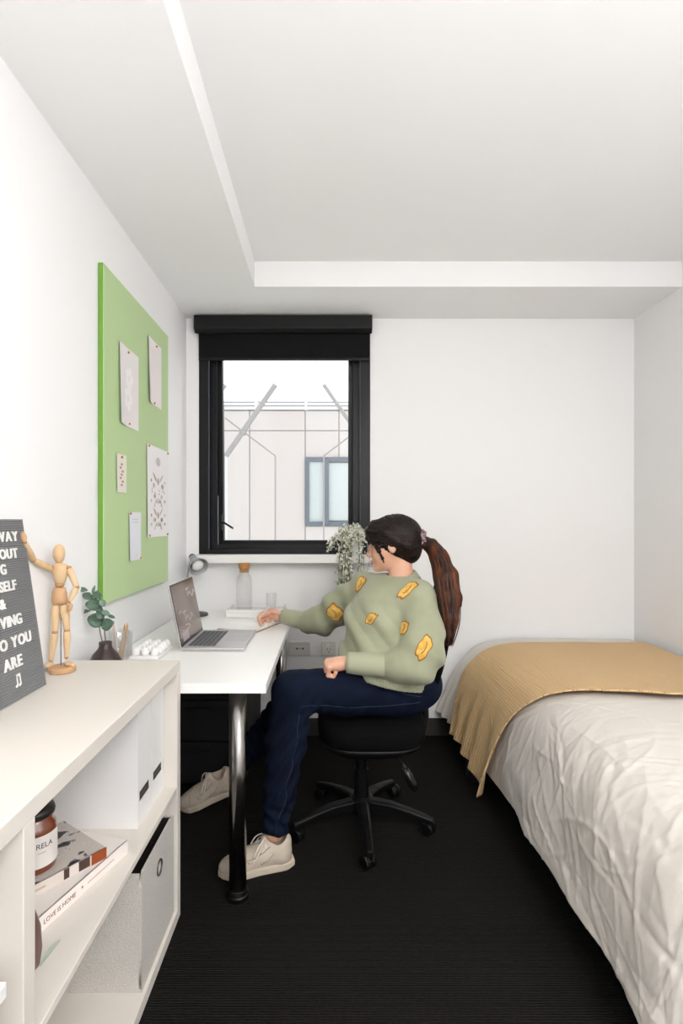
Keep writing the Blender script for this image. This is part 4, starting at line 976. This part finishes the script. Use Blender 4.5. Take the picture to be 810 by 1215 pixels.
# hair
def hair_sdf(P):
    q = HL(P)
    d = d_ell(q, (-.010, 0, .026), (.106, .085, .092))
    d = smin(d, d_ell(q, (-.058, 0, -.030), (.048, .060, .056)), .03)
    cut = d_ell(q, (.118, 0, -.045), (.098, .125, .078)); d = smax(d, -cut, .010)     # open the face
    cut2 = d_ell(q, (.060, 0, -.115), (.10, .12, .062)); d = smax(d, -cut2, .010)
    d = smin(d, d_ell(q, (.070, 0, .062), (.036, .060, .030)), .02)                     # fringe
    for s_ in (-1, 1):
        e = d_ell(q, (.010, .084*s_, -.026), (.015, .020, .015)); d = smax(d, -e, .006)   # the lower ear shows
        d = smin(d, d_chain(q, [((.066, .030*s_, .085), .012), ((.090, .044*s_, .058), .011), ((.080, .061*s_, .022), .0095), ((.058, .069*s_, -.018), .006), ((.046, .068*s_, -.050), .0038), ((.042, .062*s_, -.074), .0016)], .012), .014)
        d = smin(d, d_chain(q, [((.070, .01*s_, .090), .010), ((.096, .020*s_, .060), .010), ((.100, .034*s_, .032), .007), ((.094, .044*s_, .008), .003)], .012), .012)
        d = smin(d, d_chain(q, [((.02, .072*s_, .045), .018), ((-.02, .080*s_, .008), .014), ((-.06, .068*s_, -.010), .016)], .02), .015)
    ang = np.arctan2(q[:, 2]-.0, q[:, 0]+.08); d = d+.0011*np.sin(ang*60+q[:, 1]*40)
    return d
V, F = surfnets(hair_sdf, hw(0, 0, 0)-.17, hw(0, 0, 0)+.17, .003)
hair = make('hair', V, F, M_hair, person, smooth=True)
TB = hw(-.100, 0, .008)
bh = BVHTree.FromPolygons([Vector(p) for p in V], [tuple(map(int, f)) for f in F]); rh = random.Random(11); sb = MB()
for i in range(210):
    sg = rh.choice((-1, 1)); t = rh.random()
    st0 = hw(.088-.03*rh.random()*t, sg*.09*t, .085-.085*t*t) if rh.random() < .75 else hw(-.035-.04*rh.random(), sg*.09, -.02-.05*rh.random())
    en = TB+np.array((0, sg*.015*rh.random(), rh.uniform(-.015, .02))); pts = []
    for k in range(9):
        u = k/8; q = st0*(1-u)+en*u; q = q+(q-(HC+np.array((0.03, 0, .01))))*.9*math.sin(PI*u)
        h_, n2, _, _ = bh.find_nearest(Vector(q)); pts.append(h_+n2*(.0006+.0008*rh.random()))
    sb.tube(pts, [.0004]+[.0013]*7+[.0006], 5)
o = sb.build('hair_strands', mat('hair_strand', '1A100C', .45, spec=.35, vary=(30, '2B1810', .4, .7)), hair, smooth=True); o['kind'] = 'stuff'
tail = [(TB, .017)] + [(np.array(p), r_) for p, r_ in (((.400, 2.13, 1.136), .026), ((.425, 2.09, 1.09), .036), ((.437, 2.05, 1.02), .042), ((.445, 2.02, .94), .040), ((.446, 2.0, .87), .031), ((.438, 1.99, .81), .018), ((.432, 1.99, .775), .005))]
def tail_sdf(P):
    d = d_chain(P, [(p, r_*.86) for p, r_ in tail], .03)
    d = smin(d, d_chain(P, [(TB, .01), ((.425, 2.09, 1.10), .014), ((.466, 2.04, 1.03), .016), ((.482, 2.01, .95), .008), ((.485, 2.0, .92), .002)], .02), .02)
    th_ = np.arctan2(P[:, 1]-2.04, P[:, 0]-.44); return d+.001*np.sin(th_*14+P[:, 2]*9)
V, F = surfnets(tail_sdf, (.28, 1.92, .76), (.56, 2.25, 1.22), .0035)
pt_o = make('ponytail', V, F, M_tail, person, smooth=True)
cen = smoothpath([tuple(p) for p, _ in tail], 4); cr_ = np.interp(np.linspace(0, 1, len(cen)), np.linspace(0, 1, len(tail)), [r_ for _, r_ in tail]); mb2 = [MB(), MB()]
for i in range(260):
    a = rh.uniform(0, 2*PI); rr = math.sqrt(rh.random())*1.02; ln = rh.uniform(.72, 1.0) if rh.random() < .5 else 1.0; off = Vector((rh.gauss(0, .006), rh.gauss(0, .006), 0)); pts = []; m2 = int(len(cen)*ln)
    wide = max(.3, rr)
    for k in range(0, m2):
        p = Vector(cen[k]); d = (Vector(cen[min(k+1, len(cen)-1)])-Vector(cen[max(k-1, 0)])).normalized(); u2 = d.cross(Vector((0, 1, 0))).normalized(); w2_ = d.cross(u2)
        R_ = max(cr_[k]*.98, .010 if k > len(cen)*.8 else 0)*rr; w = k/len(cen); pts.append(p+u2*(R_*math.cos(a+.3*w))+w2_*(R_*math.sin(a+.3*w))+off*w*w*1.5)
    sb2 = mb2[rh.random() < .42]; sb2.tube(pts, [.0012]+[.0021]*(len(pts)-3)+[.0014, .0004], 5)
for b, m_ in zip(mb2, (mat('tail_strand_dark', '2A140C', .45, spec=.35), mat('tail_strand_auburn', '5A2E16', .45, spec=.35))):
    o = b.build('tail_strands', m_, pt_o, smooth=True); o['kind'] = 'stuff'
b = MB(); ax = Vector(hw(-.112, 0, .010)); dr = Vector((.9, 0, -.1)); u_, w_, d_ = basis(dr)
b.tube([ax+u_*((.024+.004*math.sin(i*2.1))*math.cos(2*PI*i/30))+w_*((.024+.004*math.sin(i*2.1))*math.sin(2*PI*i/30))+d_*.005*math.sin(i*1.7) for i in range(31)], [.0105+.0025*math.sin(i*2.3) for i in range(31)], 8, False)
b.build('scrunchie', mat('mauve_scrunchie', 'A48A8C', .8, vary=(70, '4A3236', .45, .6)), person, smooth=True)

# sweater
CF = np.array((-.76, -.65, 0)); CS = np.array((.65, -.76, 0))   # chest front, her left
TR = np.stack([CF, CS, (0, 0, 1)])
HEMP, HEMN = np.array((.24, 2.12, .612)), np.array((.22, .05, 1.0))
def sweater_sdf(P):
    d = d_ell(P, (.258, 2.165, .865), (.135, .185, .150), TR)
    d = smin(d, d_cone(P, (.232, 2.135, .80), (.212, 2.125, .60), .172, .196), .06)
    d = smin(d, d_cone(P, SHL+(-.02, .02, -.005), SHR+(.02, -.02, -.005), .066, .066), .05)
    d = smin(d, d_cone(P, (.288, 2.168, .915), (.285, 2.165, .945), .085, .062), .04)
    armL = d_chain(P, [(SHL, .068), ((.338, 1.982, .84), .070), ((.335, 1.950, .765), .074), ((.305, 1.936, .722), .071), ((.245, 1.936, .714), .058)], .04)
    armL = smin(armL, d_chain(P, [((.21, 1.940, .713), .040), (WRL+(.018, 0, 0), .0355)], .01), .014)
    armR = d_chain(P, [(SHR, .068), ((.05, 2.385, .86), .066), ((-.03, 2.455, .785), .060), ((-.095, 2.505, .765), .056)], .05)
    armR = smin(armR, d_chain(P, [((-.10, 2.51, .766), .036), (WRR+(.02, -.015, 0), .034)], .01), .012)
    x, y, z = P.T
    # folds
    w1 = np.sin((x*.75+z*.55-y*.3)*44+2.2*np.sin(z*7+x*5+y*3)); w2 = np.sin((x*.9-z*.5+y*.2)*30+2*np.sin(z*11))
    d = d-(.011*np.maximum(w1, -.35)+.005*w2)*np.clip((.97-z)/.1, 0, 1)*np.clip((z-.60)/.08, 0, 1)
    armL = armL-.0055*np.sin((z*.9+x*.5)*62+3*np.sin(x*14))*np.clip((.93-z)/.1, 0, 1)*np.clip((x-.23)/.05, 0, 1)
    armR = armR-.006*np.sin((x+z*.7)*55)*np.clip((x+.10)/.05, 0, 1)
    # hem with a rib gathered below
    hp_ = plane(P, HEMP, HEMN); rib = np.clip((.045-hp_)/.01, 0, 1)
    d = d+.010*rib+.0015*rib*np.sin(np.arctan2(y-2.12, x-.23)*90)
    d = smax(d, -hp_, .004)
    d = smin(d, armL, .014); d = smin(d, armR, .030)
    # cut the cuffs and the neck
    d = smax(d, -(np.maximum(plane(P, WRL+(.004, 0, 0), (1, 0, 0)), -.2)), .003) if False else d
    nk_ = d_cone(P, (.29, 2.165, .93), hw(-.02, 0, -.06), .056, .058)
    d = smax(d, -nk_, .006)
    return d
V, F = surfnets(sweater_sdf, (-.28, 1.80, .50), (.56, 2.70, 1.06), .005)
swt = make('sweater', V, F, M_sweat, person, smooth=True)
# ribbed collar and cuffs
b = MB(); n = 60
nkc = Vector((.282, 2.163, 1.010)); nax = Vector(tuple(hw(-.018, 0, -.06)-np.array((.29, 2.165, .93)))).normalized(); nax = (nax+Vector((-.25, -.1, 0))).normalized(); u_, w_, d_ = basis(nax)
prof = ((.078, -.030), (.073, -.014), (.067, .004), (.061, .010), (.056, .006), (.053, -.012))
vv = []
for i in range(n):
    a = 2*PI*i/n; k = 1+(.012 if i % 2 else 0)
    for r_, h_ in prof: vv.append(nkc+(u_*math.cos(a)+w_*math.sin(a))*(r_*k)+d_*h_)
m6 = len(prof); b.add(vv, [(i*m6+k, ((i+1) % n)*m6+k, ((i+1) % n)*m6+(k+1) % m6, i*m6+(k+1) % m6) for i in range(n) for k in range(m6)])
b.build('collar', M_rib, swt, smooth=True)
for Wr, el, r0, off in ((WRL, np.array((.20, 1.941, .713)), .0375, 0), (WRR, np.array((-.10, 2.51, .766)), .0365, 0)):
    d = Vector(tuple(Wr-el)); L = d.length; d.normalize(); u_, w_, d_ = basis(d); b = MB(); vv = []; n = 56
    pr = ((r0*1.08, -.002), (r0*1.10, L*.5), (r0*1.02, L*.92), (r0*.98, L+.006), (r0*.88, L+.004), (r0*.85, L-.02))
    for i in range(n):
        a = 2*PI*i/n; k = 1+(.025 if i % 2 else 0)
        for r_, h_ in pr: vv.append(Vector(tuple(el))+(u_*math.cos(a)+w_*math.sin(a))*(r_*k)+d*h_)
    b.add(vv, [(i*6+k, ((i+1) % n)*6+k, ((i+1) % n)*6+k+1, i*6+k+1) for i in range(n) for k in range(5)])
    b.build('cuff', M_rib, swt, smooth=True)
# plain yellow patches knitted on the sweater
bvh = BVHTree.FromPolygons([Vector(p) for p in V], [tuple(map(int, f)) for f in F])
M_yel = mat('mustard_patch', 'D9A545', .95, vary=(45, 'E6C070', .4, .65)); M_brn = mat('brown_patch_edge', '9A6A35', .95)
def patch(anchor, ru, rv, rot, seed):
    p, nn, _, _ = bvh.find_nearest(Vector(anchor))
    up_ = Vector((0, 0, 1)); sx_ = up_.cross(nn).normalized(); sy_ = nn.cross(sx_)
    sx_, sy_ = sx_*math.cos(rot)+sy_*math.sin(rot), sy_*math.cos(rot)-sx_*math.sin(rot); rr = random.Random(seed)
    n_ = 30; ks = [1+.09*math.sin(4*2*PI*i/n_+seed)+.06*math.sin(7*2*PI*i/n_+2*seed) for i in range(n_)]
    def surf(a, b_, o):
        q = p+sx_*a+sy_*b_+nn*.03; h_, n2, _, _ = bvh.ray_cast(q, -nn, .08)
        if h_ is None: h_, n2, _, _ = bvh.find_nearest(p+sx_*a+sy_*b_)
        return h_+n2*o
    st_ = [surf(ru*(.35*math.cos(a_)-.1), rv*.45*math.sin(a_), .0034) for a_ in np.linspace(-1.4, 1.6, 8)]
    MB().tube(st_, .0016, 5).build('patch_stroke', M_brn, swt, smooth=True)
    for nm, k0, o, m_ in (('patch_edge', 1.0, .0012, M_brn), ('patch', .84, .0026, M_yel)):
        vv = [surf(0, 0, o)]; fs = []
        for r_ in range(1, 5):
            for i in range(n_): a = 2*PI*i/n_; vv.append(surf(ru*k0*ks[i]*r_/4*math.cos(a), rv*k0*ks[i]*r_/4*math.sin(a), o))
        fs = [(0, 1+i, 1+(i+1) % n_) for i in range(n_)] + [(1+(r_-1)*n_+i, 1+r_*n_+i, 1+r_*n_+(i+1) % n_, 1+(r_-1)*n_+(i+1) % n_) for r_ in range(1, 4) for i in range(n_)]
        make(nm, [tuple(x) for x in vv], fs, m_, swt, smooth=True)
def WP(px, py, Y): return W(px, py, Y)
for a_, ru, rv, rot, sd2 in ((WP(428, 694, 2.20), .032, .040, .5, 1), (WP(397, 727, 2.32), .040, .040, .2, 2), (WP(432, 737, 1.97), .018, .028, -.9, 3),
                             (WP(486, 703, 2.02), .021, .048, -.6, 4), (WP(482, 746, 1.95), .024, .028, .2, 5), (WP(503, 768, 1.86), .023, .048, -.45, 6), (WP(519, 713, 2.03), .016, .032, .2, 7)):
    patch(a_, ru, rv, rot, sd2)

# jeans
def jeans_sdf(P):
    x, y, z = P.T
    d = d_ell(P, (.315, 2.175, .585), (.135, .185, .105))
    for H_, K, An, cal in ((HIL, KNL, ANL, .066), (HIR, KNR, ANR, .062)):
        sh_ = np.array((K+(An-K)*.35)); e = d_chain(P, [(H_+(-.01, 0, .005), .100), ((H_*.45+K*.55)+(0, 0, .004), .087 if cal > .064 else .078), (K, .074 if cal > .064 else .068)], .03)
        e2 = d_chain(P, [(K+(.005, 0, -.01), .073), (sh_, cal+.004), ((K+(An-K)*.7), .055), (An, .046)], .03)
        e2 = e2-.004*np.sin(z*85+8*np.sin(x*20))*np.clip((.62-z)/.1, 0, 1)-.0035*np.sin(z*130+x*60)*np.clip((.28-z)/.08, 0, 1)
        kn = np.exp(-((np.linalg.norm(P-A3(K+(.05, 0, -.05)), axis=1))/.09)**2); e = smin(e, e2, .03)-.005*kn*np.sin((x-z)*110)
        ax_ = (An-K)/np.linalg.norm(An-K); e = smax(e, plane(P, An+(ax_*-.002), ax_), .003)
        d = smin(d, e, .02)
    d = smax(d, z-.70, .02)
    return d
V, F = surfnets(jeans_sdf, (-.50, 1.85, .08), (.50, 2.45, .74), .0052)
jn = make('jeans', V, F, M_jean, person, smooth=True)
M_st = mat('denim_stitch', '22304A', .8)
bj = BVHTree.FromPolygons([Vector(p) for p in V], [tuple(map(int, f)) for f in F])
def seam(pts):
    q = [bj.find_nearest(Vector(p))[0] for p in smoothpath(pts, 6)]; MB().tube(q, .0014, 5).build('seam', M_st, jn, smooth=True)
seam([(.34, 1.98, .56), (.2, 1.98, .56), (.02, 1.93, .57), (-.1, 1.89, .58)]); seam([(-.10, 1.89, .55), (-.125, 1.88, .4), (-.15, 1.87, .28), (-.19, 1.87, .14)])
seam([(.22, 1.97, .63), (.28, 1.97, .60), (.34, 1.98, .585)])

# shoes
M_shoe = mat('off_white_leather', 'CDBFAE', .6, vary=(18, 'BFAF9C', .35, .7)); M_sole = mat('rubber_sole', 'CFC0AC', .7); M_lace = mat('cream_lace', 'E6DCCF', .9)
def shoe(O, fwd, up, label):
    """O = ground point under the heel; fwd towards the toe; up = out of the sole"""
    fwd = np.array(fwd, float); fwd /= np.linalg.norm(fwd); up = np.array(up, float); up -= fwd*(up @ fwd); up /= np.linalg.norm(up); sd2 = np.cross(up, fwd)
    R = np.stack([fwd, sd2, up]); O = np.array(O, float); tw = lambda p: O+np.array(p) @ R; L = .255
    def wid(x): return np.interp(x, [-.01, .02, .07, .12, .18, .22, .25, .262], [.012, .034, .036, .038, .046, .042, .024, .006])
    def sdf(P):
        q = (P-A3(O)) @ A3(R).T; x, y, z = q.T
        d = d_ell(q, (.195, 0, .030), (.066, .044, .034)); d = smin(d, d_cone(q, (.05, 0, .045), (.17, 0, .04), .039, .034), .03)
        d = smin(d, d_cone(q, (.040, 0, .045), (.036, 0, .085), .036, .033), .02); d = smin(d, d_cone(q, (.075, 0, .07), (.15, 0, .05), .030, .026), .03)
        d = smin(d, d_cone(q, (.085, 0, .085), (.098, 0, .105), .020, .016), .015)          # tongue
        d = smax(d, -d_cone(q, (.048, 0, .075), (.055, 0, .16), .026, .034), .006)           # opening
        return smax(d, -(z-.016), .004)
    V, F = surfnets(sdf, O-.33, O+.33, .0042)
    s_ = make('shoe', V, F, M_shoe, person, smooth=True, label=label)
    xs = np.linspace(-.006, .262, 26); poly = [(x, wid(x)*1.06) for x in xs]+[(x, -wid(x)*1.06) for x in xs[::-1]]
    b = MB(); T4 = Matrix(((R[0][0], R[1][0], R[2][0], O[0]), (R[0][1], R[1][1], R[2][1], O[1]), (R[0][2], R[1][2], R[2][2], O[2]), (0, 0, 0, 1)))
    v, f = loft([[tuple(T4 @ Vector((p[0]*k+.128*(1-k), p[1]*k, z))) for p in poly] for z, k in ((.0, .97), (.004, 1.0), (.020, 1.0), (.026, .97))])
    make('sole', v, f, M_sole, s_, smooth=False)
    bs_ = BVHTree.FromPolygons([Vector(p) for p in V], [tuple(map(int, f)) for f in F])
    onto = lambda pts: [bs_.find_nearest(Vector(tw(p)))[0] for p in pts]
    M_seam = mat('shoe_seam', '8E7E6C', .8)
    MB().tube(onto([(.205-.03*(1-abs(y)/.05)**2, y, .075-18*y*y) for y in np.linspace(-.05, .05, 13)]), .0011, 5).build('toe_seam', M_seam, s_, smooth=True)
    for sg in (-1, 1):
        MB().tube(onto([(.085, sg*.03, .09), (.11, sg*.036, .075), (.14, sg*.038, .062), (.168, sg*.034, .055), (.178, sg*.015, .062)]), .0011, 5).build('eyestay_seam', M_seam, s_, smooth=True)
        MB().tube(onto([(.075, sg*.045, .07), (.09, sg*.045, .05), (.12, sg*.045, .035)]), .0011, 5).build('quarter_seam', M_seam, s_, smooth=True)
        for i in range(4):
            e_ = onto([(.098+.021*i, sg*.030, .082-.0115*i)])[0]; MB().ell(e_, (.0026, .0026, .0026), n=8, m=5).build('eyelet', M_seam, s_, smooth=True)
    for i in range(4):
        x0 = .098+.021*i; z0 = .098-.0125*i
        MB().tube([tw((x0, -.030, z0-.020)), tw((x0+.002, -.016, z0-.002)), tw((x0+.004, 0, z0+.002)), tw((x0+.002, .016, z0-.002)), tw((x0, .030, z0-.020))], .0032, 6).build('lace', M_lace, s_, smooth=True)
    for sg in (-1, 1):
        MB().tube(smoothpath([tw((.098, 0, .104)), tw((.106, sg*.018, .112)), tw((.128, sg*.034, .096)), tw((.146, sg*.036, .066)), tw((.134, sg*.026, .078)), tw((.112, sg*.010, .096)), tw((.098, 0, .104))], 5), .0026, 6).build('lace_bow', M_lace, s_, smooth=True)
        MB().tube(smoothpath([tw((.1, 0, .104)), tw((.112, sg*.026, .098)), tw((.13, sg*.040, .07)), tw((.15, sg*.043, .05))], 5), .0022, 6).build('lace_end', M_lace, s_, smooth=True)
shoe((-.135, 1.945, .0), (-.955, -.27, 0), (0, 0, 1), 'off white sneaker flat on the carpet beside the chrome leg')
shoe((-.392, 2.335, .085), (-.93, -.09, -.34), (-.34, -.3, .90), 'off white sneaker on tiptoe under the desk')
# pen in the writing hand
ptip = np.array(hndR[3](.108, .020, -.052)); 
props(MB().tube([ptip+(.0, 0, -.012), ptip+(.004, -.001, 0), ptip+(.045, -.012, .062)], [.0008, .0035, .0035], 8).build('pen', mat('white_pen', 'EDE6E0', .3)), 'slim white pen held in the writing hand', 'pen')

# ------------------------------------------------------------------ trailing plant on the sill
tpn = thing('trailing_plant', (.137, YB-.055, WZ0), 'white pot of trailing cream and green plant on the window sill', 'plant')
px_, py_, pz_ = .140, YB-.058, WZ0
MB().lathe([(.030, .0), (.034, .004), (.044, .092), (.0445, .096), (.040, .096), (.038, .08), (.0005, .078)], (px_, py_, pz_), 24).build('pot', mat('white_pot', 'EDECE9', .4), tpn, smooth=True)
rp = random.Random(5); stems = MB(); lv = [MB(), MB(), MB()]
def tiny_leaf(b, c, s):
    e_ = Euler((rp.uniform(0, 6.3), rp.uniform(0, 6.3), rp.uniform(0, 6.3))).to_matrix(); b.add([Vector(c)+e_ @ Vector(p) for p in ((-s, 0, 0), (0, -s*.5, s*.15), (s, 0, 0), (0, s*.5, s*.15))], [(0, 1, 2, 3)])
def trail(pts, nl, sp):
    P = smoothpath(pts, 5); stems.tube(P, .0011, 4)
    for _ in range(nl):
        t = rp.random()*(len(P)-1); i = int(t); p = P[i].lerp(P[min(i+1, len(P)-1)], t-i); y_ = min(p.y+rp.gauss(0, sp), YB-.012 if p.z < WZ0-.05 else YB-.02)
        q = Vector((p.x+rp.gauss(0, sp), y_, p.z+rp.gauss(0, sp*.8))); tiny_leaf(lv[rp.choices((0, 1, 2), (.62, .28, .10))[0]], q, rp.uniform(.007, .0125))
top = Vector((px_, py_, pz_+.09))
for i in range(34):
    a = rp.uniform(0, 2*PI); r_ = rp.uniform(.02, .10); yoff = -abs(math.sin(a))*r_*.6
    trail([top, top+Vector((math.cos(a)*r_*.6, yoff*.6, rp.uniform(.03, .075))), top+Vector((math.cos(a)*r_*1.15, yoff-.01, rp.uniform(-.03, .05)))], 40, .010)
for i in range(30):
    x_ = rp.choice((-1, -1, -1, 1))*rp.uniform(.01, .085); dn = rp.uniform(.12, .36); fr_ = -rp.uniform(.05, .075)
    trail([top, top+Vector((x_*.8, fr_*.7, .02)), top+Vector((x_*1.1, fr_, -.10)), top+Vector((x_*1.0-.01, fr_-.005, -.10-dn*.5)), top+Vector((x_*.9-rp.uniform(0, .03), fr_, -.10-dn))], int(34+dn*120), .009)
trail([top, top+Vector((-.06, -.06, 0)), top+Vector((-.07, -.065, -.2)), top+Vector((-.095, -.06, -.36)), top+Vector((-.16, -.05, -.43)), top+Vector((-.19, -.05, -.45))], 60, .007)
for i in range(6):
    trail([top+Vector((-.02, -.02, .03)), top+Vector((-.09, -.04, rp.uniform(0, .06))), top+Vector((-.13-.03*rp.random(), -.05, rp.uniform(-.08, -.01)))], 40, .009)
stems.build('stems', M_stem, tpn)
for b, m_ in zip(lv, (mat('cream_leaf', 'F1F0E2', .6), mat('pale_green_leaf', 'BEC6A8', .6), mat('olive_leaf', '6F7A5C', .6))): o = b.build('foliage', m_, tpn); o['kind'] = 'stuff'

# ------------------------------------------------------------------ the building across the yard
BY = 10.0; SB = 640/BY
def bxz(px, py, Y=BY): s = 640/Y; return (px-391)/s, CAMH-(py-618)/s
nbld = thing('neighbouring_building', (0, BY, -4), 'pale panelled building with flat roof across the yard', 'building')
M_pan = mat('pale_cladding', 'B8B3B0', .7); M_pan2 = mat('pale_cladding_pink', 'B6AFAC', .7); M_jnt = mat('cladding_joint', '9D9A98', .9)
box('backing_wall', (-7, BY+.03, -4), (7, BY+.5, bxz(0, 487)[1]), M_jnt, nbld, bevel=0)
xsn = [-6.9, -5.6, -4.3, -3.0, bxz(262-26, 0)[0], bxz(296, 0)[0], bxz(362, 0)[0], bxz(402, 0)[0], bxz(468, 0)[0], 2.3, 3.6, 4.9, 6.2, 6.9]
wx0, wx1, wz1, wz0 = bxz(362, 0)[0], bxz(436, 0)[0], bxz(0, 543)[1], bxz(0, 624)[1]
zr = [-4, -1.6, wz0, wz1, bxz(0, 511)[1], bxz(0, 487)[1]]
J = .008
for i in range(len(xsn)-1):
    for k in range(len(zr)-1):
        a, b_ = xsn[i], xsn[i+1]
        if k == 2 and b_ > wx0 and a < wx1:
            if b_ <= wx1: continue
            a = max(a, wx1)
        if k in (1, 2) and not (b_ > wx0 and a < wx1) :
            if k == 1: z0_, z1_ = zr[1], zr[4]
            else: continue
        elif k == 3 and not (b_ > wx0 and a < wx1): continue
        else: z0_, z1_ = zr[k], zr[k+1]
        box('panel', (a+J, BY, z0_+J), (b_-J, BY+.03, z1_-J), M_pan2 if (i+k) % 3 == 0 else M_pan, nbld, bevel=0)
M_win = mat('blue_grey_frame', '57606A', .5); M_frost = mat('frosted_pane', 'B0B8B8', .25)
nw = MB()
for lo, hi in (((wx0, BY-.04, wz0), (wx0+.075, BY+.03, wz1)), ((wx1-.08, BY-.04, wz0), (wx1, BY+.03, wz1)), ((wx0+.075, BY-.04, wz0), (wx1-.08, BY+.03, wz0+.08)), ((wx0+.075, BY-.04, wz1-.08), (wx1-.08, BY+.03, wz1)),
               ((bxz(383.5, 0)[0], BY-.06, wz0+.02), (bxz(390, 0)[0], BY+.03, wz1-.02))): nw.box(lo, hi)
no_ = nw.build('window', M_win, nbld)
box('pane', (wx0+.07, BY+.0, wz0+.075), (bxz(384, 0)[0], BY+.02, wz1-.075), M_frost, no_, bevel=0)
box('pane', (bxz(389.5, 0)[0], BY-.0, wz0+.10), (wx1-.075, BY+.02, wz1-.10), M_frost, no_, bevel=0)
M_white = mat('white_coping', 'C0BFBE', .6)
zt = bxz(0, 487)[1]; box('parapet', (-7, BY-.03, zt+.01), (7, BY+.5, bxz(0, 482.5)[1]), M_white, nbld, bevel=0)
M_rail = mat('grey_rail', '8F9296', .5)
for y_ in (477, 481): box('roof_rail', (-7, BY, bxz(0, y_+.8)[1]), (7, BY+.04, bxz(0, y_-.8)[1]), M_rail, nbld, bevel=0)
for x_ in (bxz(304-59, 0)[0], bxz(304, 0)[0], bxz(363, 0)[0], bxz(422, 0)[0]): box('rail_post', (x_-.03, BY-.02, zt), (x_+.03, BY+.05, bxz(0, 474)[1]), M_white, nbld, bevel=0)
# steel struts before the facade
TY = 8.6
def tp3(px, py): x, z = bxz(px, py, TY); return Vector((x, TY, z))
M_steel = mat('grey_steel', '8C8A88', .6)
def strut(shift, mir, label):
    q = lambda px, py: tp3((710.5-px if mir else px)+shift, py)
    t = thing('steel_trellis', tuple(q(288, 513)-Vector((0, 0, 4))), label, 'trellis', 'steel trellis struts before the pale building')
    MB().tube([q(326.5, 456.6), q(268, 541)], .042 if not mir else .03, 8).build('strut', M_steel, t); MB().tube([q(268.5, 541), q(268.5, 541)-Vector((0, 0, 4.8))], .03, 8).build('post', M_white, t)
    MB().tube([q(267, 496), q(326.5, 541)], .014, 6).build('brace', M_steel, t); MB().tube([q(326.5, 541), q(326.5, 541)-Vector((0, 0, 4.8))], .014, 6).build('wire', M_steel, t)
    MB().ell(q(288, 513), (.06, .06, .06)).build('hub', M_steel, t)
strut(0, False, 'crossed grey steel struts with thick diagonal before the blank building panels')
strut(0, True, 'slimmer crossed grey steel struts before the blue grey framed building window')
strut(-60, False, 'grey steel strut whose tip just shows past the black window frame')
